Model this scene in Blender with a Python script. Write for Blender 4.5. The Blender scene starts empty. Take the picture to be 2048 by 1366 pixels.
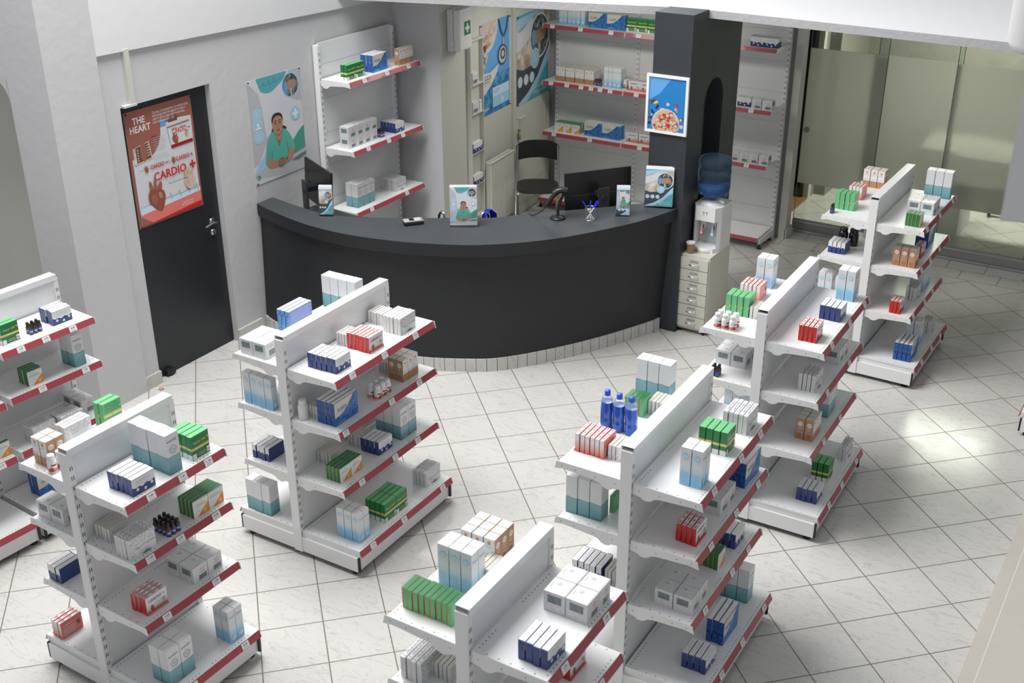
import bpy, bmesh, math, random
from mathutils import Vector, Matrix
PI = math.pi
random.seed(7)
S = bpy.context.scene
COL = S.collection

# ------------------------------------------------------------------ camera
cam_d = bpy.data.cameras.new('camera'); cam = bpy.data.objects.new('camera', cam_d); COL.objects.link(cam)
rgt = Vector((0.85273937, 0.52232187, -0.00392803)); dwn = Vector((0.22312313, -0.37104828, -0.90140959)); fwd = Vector((-0.47228343, 0.76779101, -0.43294957))
rm = Matrix((rgt, -dwn, -fwd)).transposed().to_4x4()
cam.matrix_world = Matrix.Translation((1.37606528, -8.22055316, 4.06344363)) @ rm
cam_d.sensor_width = 36.0; cam_d.lens = 2356.938 / 2048 * 36.0
cam_d.clip_start = 0.05; cam_d.clip_end = 100
cam_d.dof.use_dof = True; cam_d.dof.focus_distance = 7.2; cam_d.dof.aperture_fstop = 4.0
S.camera = cam
# ------------------------------------------------------------------ view
S.view_settings.view_transform = 'Standard'; S.view_settings.look = 'None'
S.view_settings.exposure = 0.14; S.view_settings.gamma = 1.0; S.view_settings.use_curve_mapping = False
# ------------------------------------------------------------------ daylight: the hall is open to a skylight
W = bpy.data.worlds.new('world'); S.world = W; W.use_nodes = True
bg = W.node_tree.nodes['Background']; bg.inputs[0].default_value = (0.93, 0.96, 1.0, 1); bg.inputs[1].default_value = 0.34
def area(name, loc, target, sx, sy, power, color=(1, 1, 1)):
    l = bpy.data.lights.new(name, 'AREA'); l.shape = 'RECTANGLE'; l.size = sx; l.size_y = sy; l.energy = power; l.color = color
    o = bpy.data.objects.new(name, l); COL.objects.link(o); o.location = loc
    o.rotation_euler = (Vector(target) - Vector(loc)).to_track_quat('-Z', 'Y').to_euler(); return o
area('skylight', (-3.8, -3.6, 6.6), (-1.8, -3.4, 0), 3.6, 3.6, 560, (1, .995, .985))
area('high_windows', (-6.6, 4.0, 5.2), (-2.0, -2.5, 0), 4.5, 2.2, 240, (1, 1, 1))
# ------------------------------------------------------------------ materials
M = {}
def mat(name, col, rough=0.5, metal=0.0, bump=0.0, bscale=40.0, var=0.0, alpha=1.0, trans=0.0, ior=1.45, emit=None, spec=None, coat=0.0):
    m = bpy.data.materials.new(name); m.use_nodes = True; nt = m.node_tree; b = nt.nodes['Principled BSDF']
    b.inputs['Base Color'].default_value = (*col, 1); b.inputs['Roughness'].default_value = rough; b.inputs['Metallic'].default_value = metal
    if trans: b.inputs['Transmission Weight'].default_value = trans; b.inputs['IOR'].default_value = ior
    if alpha < 1: b.inputs['Alpha'].default_value = alpha
    if spec is not None: b.inputs['Specular IOR Level'].default_value = spec
    if coat: b.inputs['Coat Weight'].default_value = coat
    if emit: b.inputs['Emission Color'].default_value = (*emit[:3], 1); b.inputs['Emission Strength'].default_value = emit[3]
    if var:
        n = nt.nodes.new('ShaderNodeTexNoise'); n.inputs['Scale'].default_value = bscale / 8; n.inputs['Detail'].default_value = 5
        g = nt.nodes.new('ShaderNodeNewGeometry'); nt.links.new(g.outputs['Position'], n.inputs['Vector'])
        r = nt.nodes.new('ShaderNodeMix'); r.data_type = 'RGBA'
        r.inputs[6].default_value = (*[c * (1 - var) for c in col], 1); r.inputs[7].default_value = (*[min(1, c * (1 + var)) for c in col], 1)
        nt.links.new(n.outputs['Fac'], r.inputs[0]); nt.links.new(r.outputs[2], b.inputs['Base Color'])
    if bump:
        n = nt.nodes.new('ShaderNodeTexNoise'); n.inputs['Scale'].default_value = bscale; n.inputs['Detail'].default_value = 4
        g = nt.nodes.new('ShaderNodeNewGeometry'); nt.links.new(g.outputs['Position'], n.inputs['Vector'])
        k = nt.nodes.new('ShaderNodeBump'); k.inputs['Strength'].default_value = bump; k.inputs['Distance'].default_value = 0.01
        nt.links.new(n.outputs['Fac'], k.inputs['Height']); nt.links.new(k.outputs['Normal'], b.inputs['Normal'])
    M[name] = m; return m
def grad(name, stops, z0, z1, rough=0.35, noise=0.0, nscale=60.0):
    """printed vertical fade between heights z0 and z1 of the thing itself"""
    m = mat(name, stops[0][1], rough); nt = m.node_tree; b = nt.nodes['Principled BSDF']
    tc = nt.nodes.new('ShaderNodeTexCoord'); sp = nt.nodes.new('ShaderNodeSeparateXYZ'); nt.links.new(tc.outputs['Object'], sp.inputs[0])
    mr = nt.nodes.new('ShaderNodeMapRange'); mr.inputs[1].default_value = z0; mr.inputs[2].default_value = z1
    src = sp.outputs[2]
    if noise:
        n = nt.nodes.new('ShaderNodeTexNoise'); n.inputs['Scale'].default_value = nscale; nt.links.new(tc.outputs['Object'], n.inputs['Vector'])
        ad = nt.nodes.new('ShaderNodeMath'); ad.operation = 'MULTIPLY_ADD'; nt.links.new(n.outputs['Fac'], ad.inputs[0]); ad.inputs[1].default_value = noise; nt.links.new(src, ad.inputs[2]); src = ad.outputs[0]
    nt.links.new(src, mr.inputs[0]); cr = nt.nodes.new('ShaderNodeValToRGB'); nt.links.new(mr.outputs[0], cr.inputs[0])
    e = cr.color_ramp.elements
    while len(e) < len(stops): e.new(0.5)
    for i, (p, c) in enumerate(stops): e[i].position = p; e[i].color = (*c, 1)
    nt.links.new(cr.outputs[0], b.inputs['Base Color']); return m
def speckle(name, c1, c2, scale, lo=0.45, hi=0.55, rough=0.35):
    m = mat(name, c1, rough); nt = m.node_tree; b = nt.nodes['Principled BSDF']
    tc = nt.nodes.new('ShaderNodeTexCoord'); n = nt.nodes.new('ShaderNodeTexNoise'); n.inputs['Scale'].default_value = scale; n.inputs['Detail'].default_value = 3
    nt.links.new(tc.outputs['Object'], n.inputs['Vector']); cr = nt.nodes.new('ShaderNodeValToRGB'); nt.links.new(n.outputs['Fac'], cr.inputs[0])
    e = cr.color_ramp.elements; e[0].position = lo; e[0].color = (*c1, 1); e[1].position = hi; e[1].color = (*c2, 1)
    nt.links.new(cr.outputs[0], b.inputs['Base Color']); return m
mat('wall', (.58, .58, .59), .85, bump=.25, bscale=14, var=.02)
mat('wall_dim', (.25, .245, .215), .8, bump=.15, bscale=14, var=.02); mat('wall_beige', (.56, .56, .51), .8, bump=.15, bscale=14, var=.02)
mat('wall_upper', (.76, .76, .77), .7, bump=.2, bscale=10, var=.02); mat('slab_white', (.68, .68, .69), .7, bump=.2, bscale=10, var=.02)  # wall_upper: stronger daylight on the upper wall is put into its brighter colour
mat('slab_edge', (.40, .40, .41), .85, bump=.5, bscale=30)
mat('black_paint', (.014, .0155, .018), .55, bump=.25, bscale=25, var=.15)
mat('column_paint', (.030, .036, .042), .5, bump=.25, bscale=25, var=.15); mat('black_top', (.045, .052, .058), .6, bump=.25, bscale=30, var=.15)  # black_top: lighter slate, with the light on upward faces put into the colour
mat('door_black', (.017, .020, .024), .42, bump=.1, bscale=8, var=.2)
mat('metal_white', (.80, .80, .80), .28, spec=.5)
mat('metal_panel', (.74, .75, .75), .32)
mat('slot', (.02, .02, .025), .6)
mat('rail_red', (.36, .055, .07), .35, coat=.15)
mat('tag_paper', (.80, .80, .80), .5)
mat('ink', (.03, .03, .03), .6); mat('ink_grey', (.22, .23, .27), .6); mat('ink_pale', (.50, .52, .58), .6)
mat('rubber', (.012, .012, .012), .5); mat('chrome', (.75, .75, .77), .15, 1.0); mat('steel', (.45, .45, .45), .3, 1.0)
mat('alu', (.36, .37, .36), .35, .6)
mat('white', (.82, .82, .82), .4); mat('paper', (.84, .84, .85), .45); mat('cream', (.66, .65, .58), .4)
mat('cabinet', (.62, .61, .53), .4); mat('plastic_white', (.80, .80, .80), .3); mat('plastic_grey', (.52, .53, .54), .35, .3)
mat('navy', (.030, .055, .21), .35); mat('navy_l', (.10, .14, .36), .35)
mat('red', (.62, .022, .018), .35); mat('red_d', (.33, .012, .015), .4); mat('pinkred', (.75, .20, .17), .4)
mat('green', (.035, .28, .075), .35); mat('green_l', (.15, .48, .21), .35); mat('green_d', (.018, .15, .04), .35); mat('green_b', (.022, .20, .05), .35)  # green_l: pale print green, strong light on box tops worked into it
mat('yellow', (.85, .62, .03), .4); mat('orange_m', (.85, .28, .03), .4); mat('gold', (.80, .48, .08), .4)
mat('tan', (.50, .26, .135), .45); mat('tan_d', (.42, .17, .06), .45); mat('sky', (.12, .36, .72), .4); mat('sky_l', (.35, .62, .82), .4); mat('sky_p', (.58, .76, .88), .4)
mat('teal', (.10, .40, .45), .4); mat('teal_d', (.03, .22, .24), .4); mat('teal_sc', (.10, .44, .34), .5); mat('teal_sd', (.06, .30, .24), .5)
mat('skin', (.46, .235, .15), .5); mat('skin_d', (.30, .13, .08), .5); mat('hair', (.025, .016, .012), .5); mat('lip', (.35, .09, .08), .5)
mat('greyb', (.50, .51, .53), .5); mat('greyd', (.16, .17, .19), .5); mat('greyl', (.66, .67, .70), .5); mat('slate', (.05, .07, .085), .4)
mat('brown', (.16, .075, .04), .5); mat('brown_l', (.42, .24, .15), .5); mat('brownred', (.30, .075, .05), .5); mat('brick', (.34, .115, .08), .5)
mat('bone', (.62, .50, .40), .5); mat('pill_tan', (.62, .42, .27), .5); mat('lilac', (.52, .50, .60), .5); mat('blue_art', (.015, .20, .52), .4); mat('blue_deep', (.012, .06, .22), .4)
mat('sticker_green', (.02, .22, .07), .4)
mat('amber', (.09, .028, .010), .12, coat=.5); mat('jar_black', (.010, .010, .013), .12, coat=.6); mat('label_navy', (.05, .10, .32), .4)
mat('pen_blue', (.02, .03, .65), .35); mat('screen_black', (.012, .012, .013), .3); mat('stand_grey', (.035, .035, .037), .4); mat('plastic_black', (.016, .016, .018), .35)
mat('seat_black', (.014, .014, .014), .4, bump=.05, bscale=120); mat('lanyard', (.01, .03, .50), .5)
mat('kraft', (.36, .21, .12), .6); mat('wood', (.30, .155, .06), .45, var=.25, bscale=60)
mat('bowl', (.62, .53, .56), .4); mat('key_yellow', (.6, .5, .1), .4); mat('key_green', (.05, .4, .1), .4)
mat('acrylic', (.95, .97, 1.0), .03, trans=1.0, ior=1.25, alpha=.35)
mat('bottle_blue', (.36, .52, .74), .05, trans=.9, ior=1.10, alpha=.72)
mat('water', (.05, .22, .50), .05, trans=.6, ior=1.2)
mat('mouthwash', (.008, .10, .52), .08, coat=.4)
mat('mouth_clear', (.75, .85, .95), .03, trans=.9, ior=1.2, alpha=.5); mat('cap_blue', (.03, .10, .62), .35)
mat('mesh_metal', (.55, .56, .58), .3, .9, alpha=.5)
def thin_glass():
    m = mat('glass_clear', (.8, .85, .8), .02); nt = m.node_tree; out = nt.nodes['Material Output']
    t = nt.nodes.new('ShaderNodeBsdfTransparent'); t.inputs[0].default_value = (.90, .93, .89, 1); gl = nt.nodes.new('ShaderNodeBsdfGlossy'); gl.inputs['Roughness'].default_value = .02
    fr_ = nt.nodes.new('ShaderNodeFresnel'); fr_.inputs[0].default_value = 1.5; mx = nt.nodes.new('ShaderNodeMixShader')
    nt.links.new(fr_.outputs[0], mx.inputs[0]); nt.links.new(t.outputs[0], mx.inputs[1]); nt.links.new(gl.outputs[0], mx.inputs[2]); nt.links.new(mx.outputs[0], out.inputs['Surface'])
thin_glass()
def frosted():
    m = mat('glass_frosted', (.56, .58, .56), .5); nt = m.node_tree; b = nt.nodes['Principled BSDF']; out = nt.nodes['Material Output']
    b.inputs['Base Color'].default_value = (.45, .47, .45, 1)
    tr = nt.nodes.new('ShaderNodeBsdfTranslucent'); tr.inputs[0].default_value = (.66, .68, .62, 1)
    rf = nt.nodes.new('ShaderNodeBsdfRefraction'); rf.inputs['Color'].default_value = (.74, .76, .69, 1); rf.inputs['Roughness'].default_value = .55; rf.inputs['IOR'].default_value = 1.08
    m1 = nt.nodes.new('ShaderNodeMixShader'); m1.inputs[0].default_value = .6; nt.links.new(tr.outputs[0], m1.inputs[1]); nt.links.new(rf.outputs[0], m1.inputs[2])
    m2 = nt.nodes.new('ShaderNodeMixShader'); m2.inputs[0].default_value = .35; nt.links.new(m1.outputs[0], m2.inputs[1]); nt.links.new(b.outputs[0], m2.inputs[2])
    nt.links.new(m2.outputs[0], out.inputs['Surface'])
frosted()
WHT = (.80, .80, .80)
grad('p_soul', [(0, (.22, .52, .80)), (.25, (.34, .62, .84)), (.5, (.72, .80, .84)), (.7, (.78, .79, .80))], 0, .192, noise=.01)
grad('p_soul_s', [(0, (.30, .60, .84)), (.30, (.40, .67, .85)), (.55, (.74, .79, .82)), (.7, (.76, .77, .78))], 0, .192, noise=.01)
grad('p_nowgo', [(0, (.05, .17, .19)), (.10, (.13, .33, .37)), (.42, (.25, .48, .52)), (.46, (.26, .38, .41)), (.49, (.78, .79, .80))], 0, .203, noise=.012, nscale=90)
grad('p_cardio_end', [(0, (.65, .09, .06)), (.45, (.72, .45, .42)), (.75, (.80, .78, .78))], 0, .095)
grad('p_cardio', [(0, (.60, .10, .07)), (.18, (.62, .30, .26)), (.33, (.62, .66, .68)), (.55, (.78, .79, .80))], 0, .095)
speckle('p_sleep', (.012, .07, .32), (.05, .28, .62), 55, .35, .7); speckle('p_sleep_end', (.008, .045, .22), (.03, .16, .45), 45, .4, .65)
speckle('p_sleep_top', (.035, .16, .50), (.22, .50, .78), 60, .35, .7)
speckle('p_cube', (.62, .63, .64), (.73, .735, .74), 120, .3, .65); speckle('p_window', (.13, .17, .18), (.22, .27, .28), 160, .4, .6)
speckle('p_vitamin', (.24, .25, .30), (.78, .78, .79), 170, .40, .47); speckle('p_plain', (.60, .59, .57), (.70, .69, .67), 200, .3, .5)
speckle('p_text_blue', (.10, .17, .58), (.30, .40, .78), 300, .4, .6); speckle('p_text_grey', (.45, .46, .60), (.76, .76, .79), 300, .35, .5)
speckle('p_water_art', (.01, .10, .30), (.10, .42, .70), 14, .35, .7); speckle('p_photo', (.40, .28, .20), (.75, .70, .64), 12, .4, .65)
speckle('p_scan', (.03, .045, .055), (.20, .24, .25), 26, .42, .6)
def marble(name, tile=False):
    m = mat(name, (.7, .7, .68), .16); nt = m.node_tree; L = nt.links.new; N = nt.nodes.new; b = nt.nodes['Principled BSDF']
    g = N('ShaderNodeNewGeometry'); pos = g.outputs['Position']
    def math_(op, a, c=None, d=None):
        n = N('ShaderNodeMath'); n.operation = op
        for i, v in enumerate((a, c, d)):
            if v is None: continue
            if isinstance(v, (int, float)): n.inputs[i].default_value = v
            else: L(v, n.inputs[i])
        return n.outputs[0]
    sp = N('ShaderNodeSeparateXYZ'); L(pos, sp.inputs[0]); x, y = sp.outputs[0], sp.outputs[1]
    k = 1 / (math.sqrt(2) * .333)
    X = math_('MULTIPLY', math_('ADD', x, y), k); Y = math_('MULTIPLY', math_('SUBTRACT', y, x), k)
    # veins
    mp = N('ShaderNodeMapping'); mp.inputs['Rotation'].default_value = (0, 0, math.radians(-47)); mp.inputs['Scale'].default_value = (2.2, 9.0, 2.2)
    fx, fy = math_('FLOOR', X), math_('FLOOR', Y)
    cb = N('ShaderNodeCombineXYZ'); L(fx, cb.inputs[0]); L(fy, cb.inputs[1]); wn = N('ShaderNodeTexWhiteNoise'); L(cb.outputs[0], wn.inputs['Vector'])
    vs = N('ShaderNodeVectorMath'); vs.operation = 'MULTIPLY_ADD'; L(wn.outputs['Color'], vs.inputs[0]); vs.inputs[1].default_value = (4, 4, 4) if tile else (0, 0, 0); L(pos, vs.inputs[2]); L(vs.outputs[0], mp.inputs[0])
    n1 = N('ShaderNodeTexNoise'); n1.inputs['Scale'].default_value = 1.7; n1.inputs['Detail'].default_value = 7; n1.inputs['Distortion'].default_value = 1.6; L(mp.outputs[0], n1.inputs['Vector'])
    v = math_('ABSOLUTE', math_('SUBTRACT', n1.outputs['Fac'], .5)); cr = N('ShaderNodeValToRGB'); L(v, cr.inputs[0])
    e = cr.color_ramp.elements; e[0].position = 0; e[0].color = (.50, .49, .475, 1); e[1].position = .022; e[1].color = (.62, .61, .585, 1)
    n2 = N('ShaderNodeTexNoise'); n2.inputs['Scale'].default_value = 1.2; L(pos, n2.inputs['Vector'])
    mx = N('ShaderNodeMix'); mx.data_type = 'RGBA'; mx.blend_type = 'MULTIPLY'; mx.inputs[0].default_value = .35; L(cr.outputs[0], mx.inputs[6])
    c2 = N('ShaderNodeValToRGB'); c2.color_ramp.elements[0].position = .3; c2.color_ramp.elements[0].color = (.80, .79, .76, 1); c2.color_ramp.elements[1].position = .7; c2.color_ramp.elements[1].color = (1, 1, 1, 1)
    L(n2.outputs['Fac'], c2.inputs[0]); L(c2.outputs[0], mx.inputs[7]); col = mx.outputs[2]
    if tile:
        def edge(a):
            f = math_('FRACT', a); return math_('MINIMUM', f, math_('SUBTRACT', 1.0, f))
        d45 = math_('MINIMUM', edge(X), edge(Y))
        # straight border rows in front of the glass partition
        yb = math_('DIVIDE', math_('SUBTRACT', y, 2.145), .215)
        row = math_('FLOOR', yb); xs = math_('ADD', math_('DIVIDE', x, .333), math_('MULTIPLY', row, .45))
        db = math_('MINIMUM', math_('MULTIPLY', edge(xs), 1.0), math_('MULTIPLY', edge(yb), .65))
        isb = math_('GREATER_THAN', y, 2.14); isn = math_('GREATER_THAN', y, 2.145 + .43); isb = math_('SUBTRACT', isb, isn)
        d = math_('ADD', math_('MULTIPLY', d45, math_('SUBTRACT', 1.0, isb)), math_('MULTIPLY', db, isb))
        gm = math_('LESS_THAN', d, .009)
        m3 = N('ShaderNodeMix'); m3.data_type = 'RGBA'; L(gm, m3.inputs[0]); L(col, m3.inputs[6]); m3.inputs[7].default_value = (.17, .14, .115, 1)
        L(m3.outputs[2], b.inputs['Base Color'])
        rr = N('ShaderNodeMix'); rr.data_type = 'FLOAT'; L(gm, rr.inputs[0]); rr.inputs[3].default_value = .8
        n3 = N('ShaderNodeTexNoise'); n3.inputs['Scale'].default_value = 6; L(pos, n3.inputs['Vector'])
        L(math_('MULTIPLY_ADD', n3.outputs['Fac'], .16, .12), rr.inputs[2]); L(rr.outputs[0], b.inputs['Roughness'])
        bp = N('ShaderNodeBump'); bp.inputs['Strength'].default_value = .25; bp.inputs['Distance'].default_value = .002; L(math_('SUBTRACT', 1.0, gm), bp.inputs['Height']); L(bp.outputs[0], b.inputs['Normal'])
    else: L(col, b.inputs['Base Color']); b.inputs['Roughness'].default_value = .25
marble('floor_tile', True); marble('marble')
mat('beige_stone', (.53, .50, .45), .5, bump=.1, bscale=30, var=.05)

# ------------------------------------------------------------------ mesh builder
class MB:
    def __init__(s): s.v = []; s.f = []; s.m = []; s.mats = []; s.sm = []
    def mi(s, n):
        if n not in s.mats: s.mats.append(n)
        return s.mats.index(n)
    def face(s, pts, mt, smooth=False):
        i = len(s.v); s.v += [tuple(p) for p in pts]; s.f.append(tuple(range(i, i + len(pts)))); s.m.append(s.mi(mt)); s.sm.append(smooth)
    def box(s, x0, x1, y0, y1, z0, z1, mt, mats=None):
        q = lambda k: (mats or {}).get(k, mt)
        s.face([(x1, y0, z0), (x1, y1, z0), (x1, y1, z1), (x1, y0, z1)], q('+x')); s.face([(x0, y1, z0), (x0, y0, z0), (x0, y0, z1), (x0, y1, z1)], q('-x'))
        s.face([(x0, y0, z0), (x1, y0, z0), (x1, y0, z1), (x0, y0, z1)], q('-y')); s.face([(x1, y1, z0), (x0, y1, z0), (x0, y1, z1), (x1, y1, z1)], q('+y'))
        s.face([(x0, y0, z1), (x1, y0, z1), (x1, y1, z1), (x0, y1, z1)], q('+z')); s.face([(x0, y1, z0), (x1, y1, z0), (x1, y0, z0), (x0, y0, z0)], q('-z'))
    def obox(s, c, u, v, w, mt):
        """box at centre c with half-extent vectors u, v, w"""
        c, u, v, w = map(Vector, (c, u, v, w))
        P = lambda a, b, d: c + u * a + v * b + w * d
        for q in ([(1, -1, -1), (1, 1, -1), (1, 1, 1), (1, -1, 1)], [(-1, 1, -1), (-1, -1, -1), (-1, -1, 1), (-1, 1, 1)], [(-1, -1, -1), (1, -1, -1), (1, -1, 1), (-1, -1, 1)],
                  [(1, 1, -1), (-1, 1, -1), (-1, 1, 1), (1, 1, 1)], [(-1, -1, 1), (1, -1, 1), (1, 1, 1), (-1, 1, 1)], [(-1, 1, -1), (1, 1, -1), (1, -1, -1), (-1, -1, -1)]):
            s.face([P(*k) for k in q], mt)
    def prism(s, pts, ext, mt, mt2=None):
        """closed polygon pts (3D) extruded by vector ext"""
        pts = [Vector(p) for p in pts]; e = Vector(ext); n = len(pts)
        s.face(pts[::-1], mt); s.face([p + e for p in pts], mt2 or mt)
        for i in range(n): s.face([pts[i], pts[(i + 1) % n], pts[(i + 1) % n] + e, pts[i] + e], mt)
    def lathe(s, prof, mt, c=(0, 0, 0), n=16, axis=None, mats=None, a0=0, a1=2 * PI):
        """prof: (r, h) list; each segment smooth"""
        c = Vector(c); ax = Vector(axis or (0, 0, 1)).normalized(); t = ax.orthogonal().normalized() if axis else Vector((1, 0, 0)); bt = ax.cross(t)
        full = abs(a1 - a0 - 2 * PI) < 1e-6; cnt = n if full else n + 1; base = len(s.v)
        for r, h in prof:
            for k in range(cnt):
                a = a0 + (a1 - a0) * k / n; s.v.append(tuple(c + ax * h + (t * math.cos(a) + bt * math.sin(a)) * r))
        for i in range(len(prof) - 1):
            mm = (mats[i] if mats else mt)
            for k in range(n):
                k2 = (k + 1) % cnt; a, b = base + i * cnt + k, base + i * cnt + k2
                s.f.append((a, b, b + cnt, a + cnt)); s.m.append(s.mi(mm)); s.sm.append(True)
        if full:
            for i, rev in ((0, True), (len(prof) - 1, False)):
                if prof[i][0] > 1e-5:
                    q = [s.v[base + i * cnt + k] for k in range(cnt)]; s.face(q[::-1] if rev else q, (mats[min(i, len(mats) - 1)] if mats else mt))
    def cyl(s, c, r, h, mt, n=16, axis=None): s.lathe([(r, 0), (r, h)], mt, c, n, axis)
    def tube(s, path, r, mt, n=8):
        P = [Vector(p) for p in path]; base = len(s.v); up = None
        for i, p in enumerate(P):
            d = (P[min(i + 1, len(P) - 1)] - P[max(i - 1, 0)]).normalized()
            if up is None: up = d.orthogonal().normalized()
            up = (up - d * up.dot(d)).normalized(); w = d.cross(up)
            for k in range(n):
                a = 2 * PI * k / n; s.v.append(tuple(p + (up * math.cos(a) + w * math.sin(a)) * r))
        for i in range(len(P) - 1):
            for k in range(n):
                a, b = base + i * n + k, base + i * n + (k + 1) % n; s.f.append((a, b, b + n, a + n)); s.m.append(s.mi(mt)); s.sm.append(True)
        for i in (0, len(P) - 1): s.face([s.v[base + i * n + k] for k in range(n)][::(-1 if i == 0 else 1)], mt)
    def mesh(s, name):
        me = bpy.data.meshes.new(name); me.from_pydata(s.v, [], s.f)
        for n in s.mats: me.materials.append(M[n])
        me.polygons.foreach_set('material_index', s.m); me.polygons.foreach_set('use_smooth', s.sm); me.update(); return me
    def obj(s, name, parent=None, bevel=0):
        o = bpy.data.objects.new(name, s.mesh(name)); COL.objects.link(o)
        if parent: o.parent = parent
        if bevel: b = o.modifiers.new('bevel', 'BEVEL'); b.width = bevel; b.segments = 2; b.limit_method = 'ANGLE'; b.angle_limit = .6; weld(o)
        return o
def weld(o):
    bm = bmesh.new(); bm.from_mesh(o.data); bmesh.ops.remove_doubles(bm, verts=bm.verts, dist=1e-5); bm.to_mesh(o.data); bm.free()
# flat printing -----------------------------------------------------
_gl = {}
def glyphs(txt, bold=False):
    if (txt, bold) in _gl: return _gl[(txt, bold)]
    c = bpy.data.curves.new('t', 'FONT'); c.body = txt; c.size = 1.0; c.resolution_u = 2; c.offset = .018 if bold else 0.0
    o = bpy.data.objects.new('t', c); me = bpy.data.meshes.new_from_object(o)
    P = [(v.co.x, v.co.y) for v in me.vertices]; F = [tuple(p.vertices) for p in me.polygons]
    bpy.data.objects.remove(o); bpy.data.curves.remove(c); bpy.data.meshes.remove(me)
    xs = [p[0] for p in P] or [0]; x0, w = min(xs), max(xs) - min(xs)
    P = [(x - x0, y) for x, y in P]; _gl[(txt, bold)] = (P, F, w); return _gl[(txt, bold)]
class Sheet:
    """prints flat shapes on a plane with origin o, unit vectors u (right) and v (up), in metres"""
    def __init__(s, mb, o, u, v, w, h, lift=.0004):
        s.mb = mb; s.o = Vector(o); s.u = Vector(u).normalized(); s.v = Vector(v).normalized(); s.n = s.u.cross(s.v).normalized(); s.w = w; s.h = h; s.k = 0; s.lift = lift
    def P(s, a, b): return s.o + s.u * a + s.v * b + s.n * (s.lift * s.k)
    def poly(s, pts, mt, clip=True):
        """pts in fractions of the sheet"""
        pts = [(a * s.w, b * s.h) for a, b in pts]
        if clip:
            for ax, lim, sg in ((0, 0, 1), (0, s.w, -1), (1, 0, 1), (1, s.h, -1)):
                out = []
                for i in range(len(pts)):
                    p, q = pts[i], pts[(i + 1) % len(pts)]; dp, dq = sg * (p[ax] - lim), sg * (q[ax] - lim)
                    if dp >= 0: out.append(p)
                    if (dp < 0) != (dq < 0):
                        t = dp / (dp - dq); out.append((p[0] + (q[0] - p[0]) * t, p[1] + (q[1] - p[1]) * t))
                pts = out
                if len(pts) < 3: return
        s.k += 1; s.mb.face([s.P(*p) for p in pts], mt)
    def rect(s, a0, b0, a1, b1, mt): s.poly([(a0, b0), (a1, b0), (a1, b1), (a0, b1)], mt)
    def ell(s, a, b, ra, mt, rb=None, n=20, rot=0, t0=0, t1=2 * PI):
        rb = rb if rb is not None else ra * s.w / s.h; asp = s.w / s.h
        pts = []
        for k in range(n):
            t = t0 + (t1 - t0) * k / (n if t1 - t0 > 6.2 else n - 1); x, y = ra * math.cos(t), rb / asp * math.sin(t)
            pts.append((a + x * math.cos(rot) - y * math.sin(rot), b + (x * math.sin(rot) + y * math.cos(rot)) * asp))
        s.poly(pts, mt)
    def blob(s, pts, mt, n=5):
        """smooth closed curve through pts"""
        out = []; N = len(pts)
        for i in range(N):
            p0, p1, p2, p3 = (pts[(i + j - 1) % N] for j in range(4))
            for k in range(n):
                t = k / n; out.append(tuple(.5 * (2 * p1[j] + (p2[j] - p0[j]) * t + (2 * p0[j] - 5 * p1[j] + 4 * p2[j] - p3[j]) * t * t + (3 * p1[j] - p0[j] - 3 * p2[j] + p3[j]) * t ** 3) for j in (0, 1)))
        s.poly(out, mt)
    def text(s, txt, a, b, size, mt, width=None, rot=0, center=False, bold=False):
        """size in metres; a, b fractions; width (metres) squeezes the line"""
        P, F, w = glyphs(txt, bold); sx = size if width is None else width / max(w, .01); s.k += 1
        ox, oy = a * s.w, b * s.h; c, d = math.cos(rot), math.sin(rot)
        if center: ox -= w * sx * c / 2; oy -= w * sx * d / 2
        Q = [s.P(ox + x * sx * c - y * size * d, oy + x * sx * d + y * size * c) for x, y in P]
        base = len(s.mb.v); s.mb.v += [tuple(q) for q in Q]; i = s.mb.mi(mt)
        for f in F: s.mb.f.append(tuple(base + k for k in f)); s.mb.m.append(i); s.mb.sm.append(False)
    def line(s, pts, th, mt):
        s.k += 1
        for p, q in zip(pts, pts[1:]):
            a = Vector((p[0] * s.w, p[1] * s.h)); b = Vector((q[0] * s.w, q[1] * s.h)); d = (b - a)
            if d.length < 1e-6: continue
            n = Vector((-d.y, d.x)).normalized() * th / 2
            s.mb.face([s.P(*(a - n)), s.P(*(b - n)), s.P(*(b + n)), s.P(*(a + n))], mt)
    def cross(s, a, b, r, th, mt):
        asp = s.w / s.h; s.rect(a - r, b - th * asp, a + r, b + th * asp, mt); s.rect(a - th, b - r * asp, a + th, b + r * asp, mt)
# things -------------------------------------------------------------
def tag(o, label, cat, group=None):
    o['label'] = label; o['category'] = cat
    if group: o['group'] = group
    return o
def thing(name, label, cat, loc=(0, 0, 0), rz=0.0, group=None):
    o = bpy.data.objects.new(name, None); COL.objects.link(o); o.location = loc; o.rotation_euler = (0, 0, rz); o.empty_display_size = .05
    return tag(o, label, cat, group)
def struct(mb, name, **k):
    o = mb.obj(name, **k); o['kind'] = 'structure'; return o
def copy_tree(o, parent=None):
    c = o.copy(); COL.objects.link(c)
    if parent: c.parent = parent
    for ch in list(o.children): copy_tree(ch, c)
    return c

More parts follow.
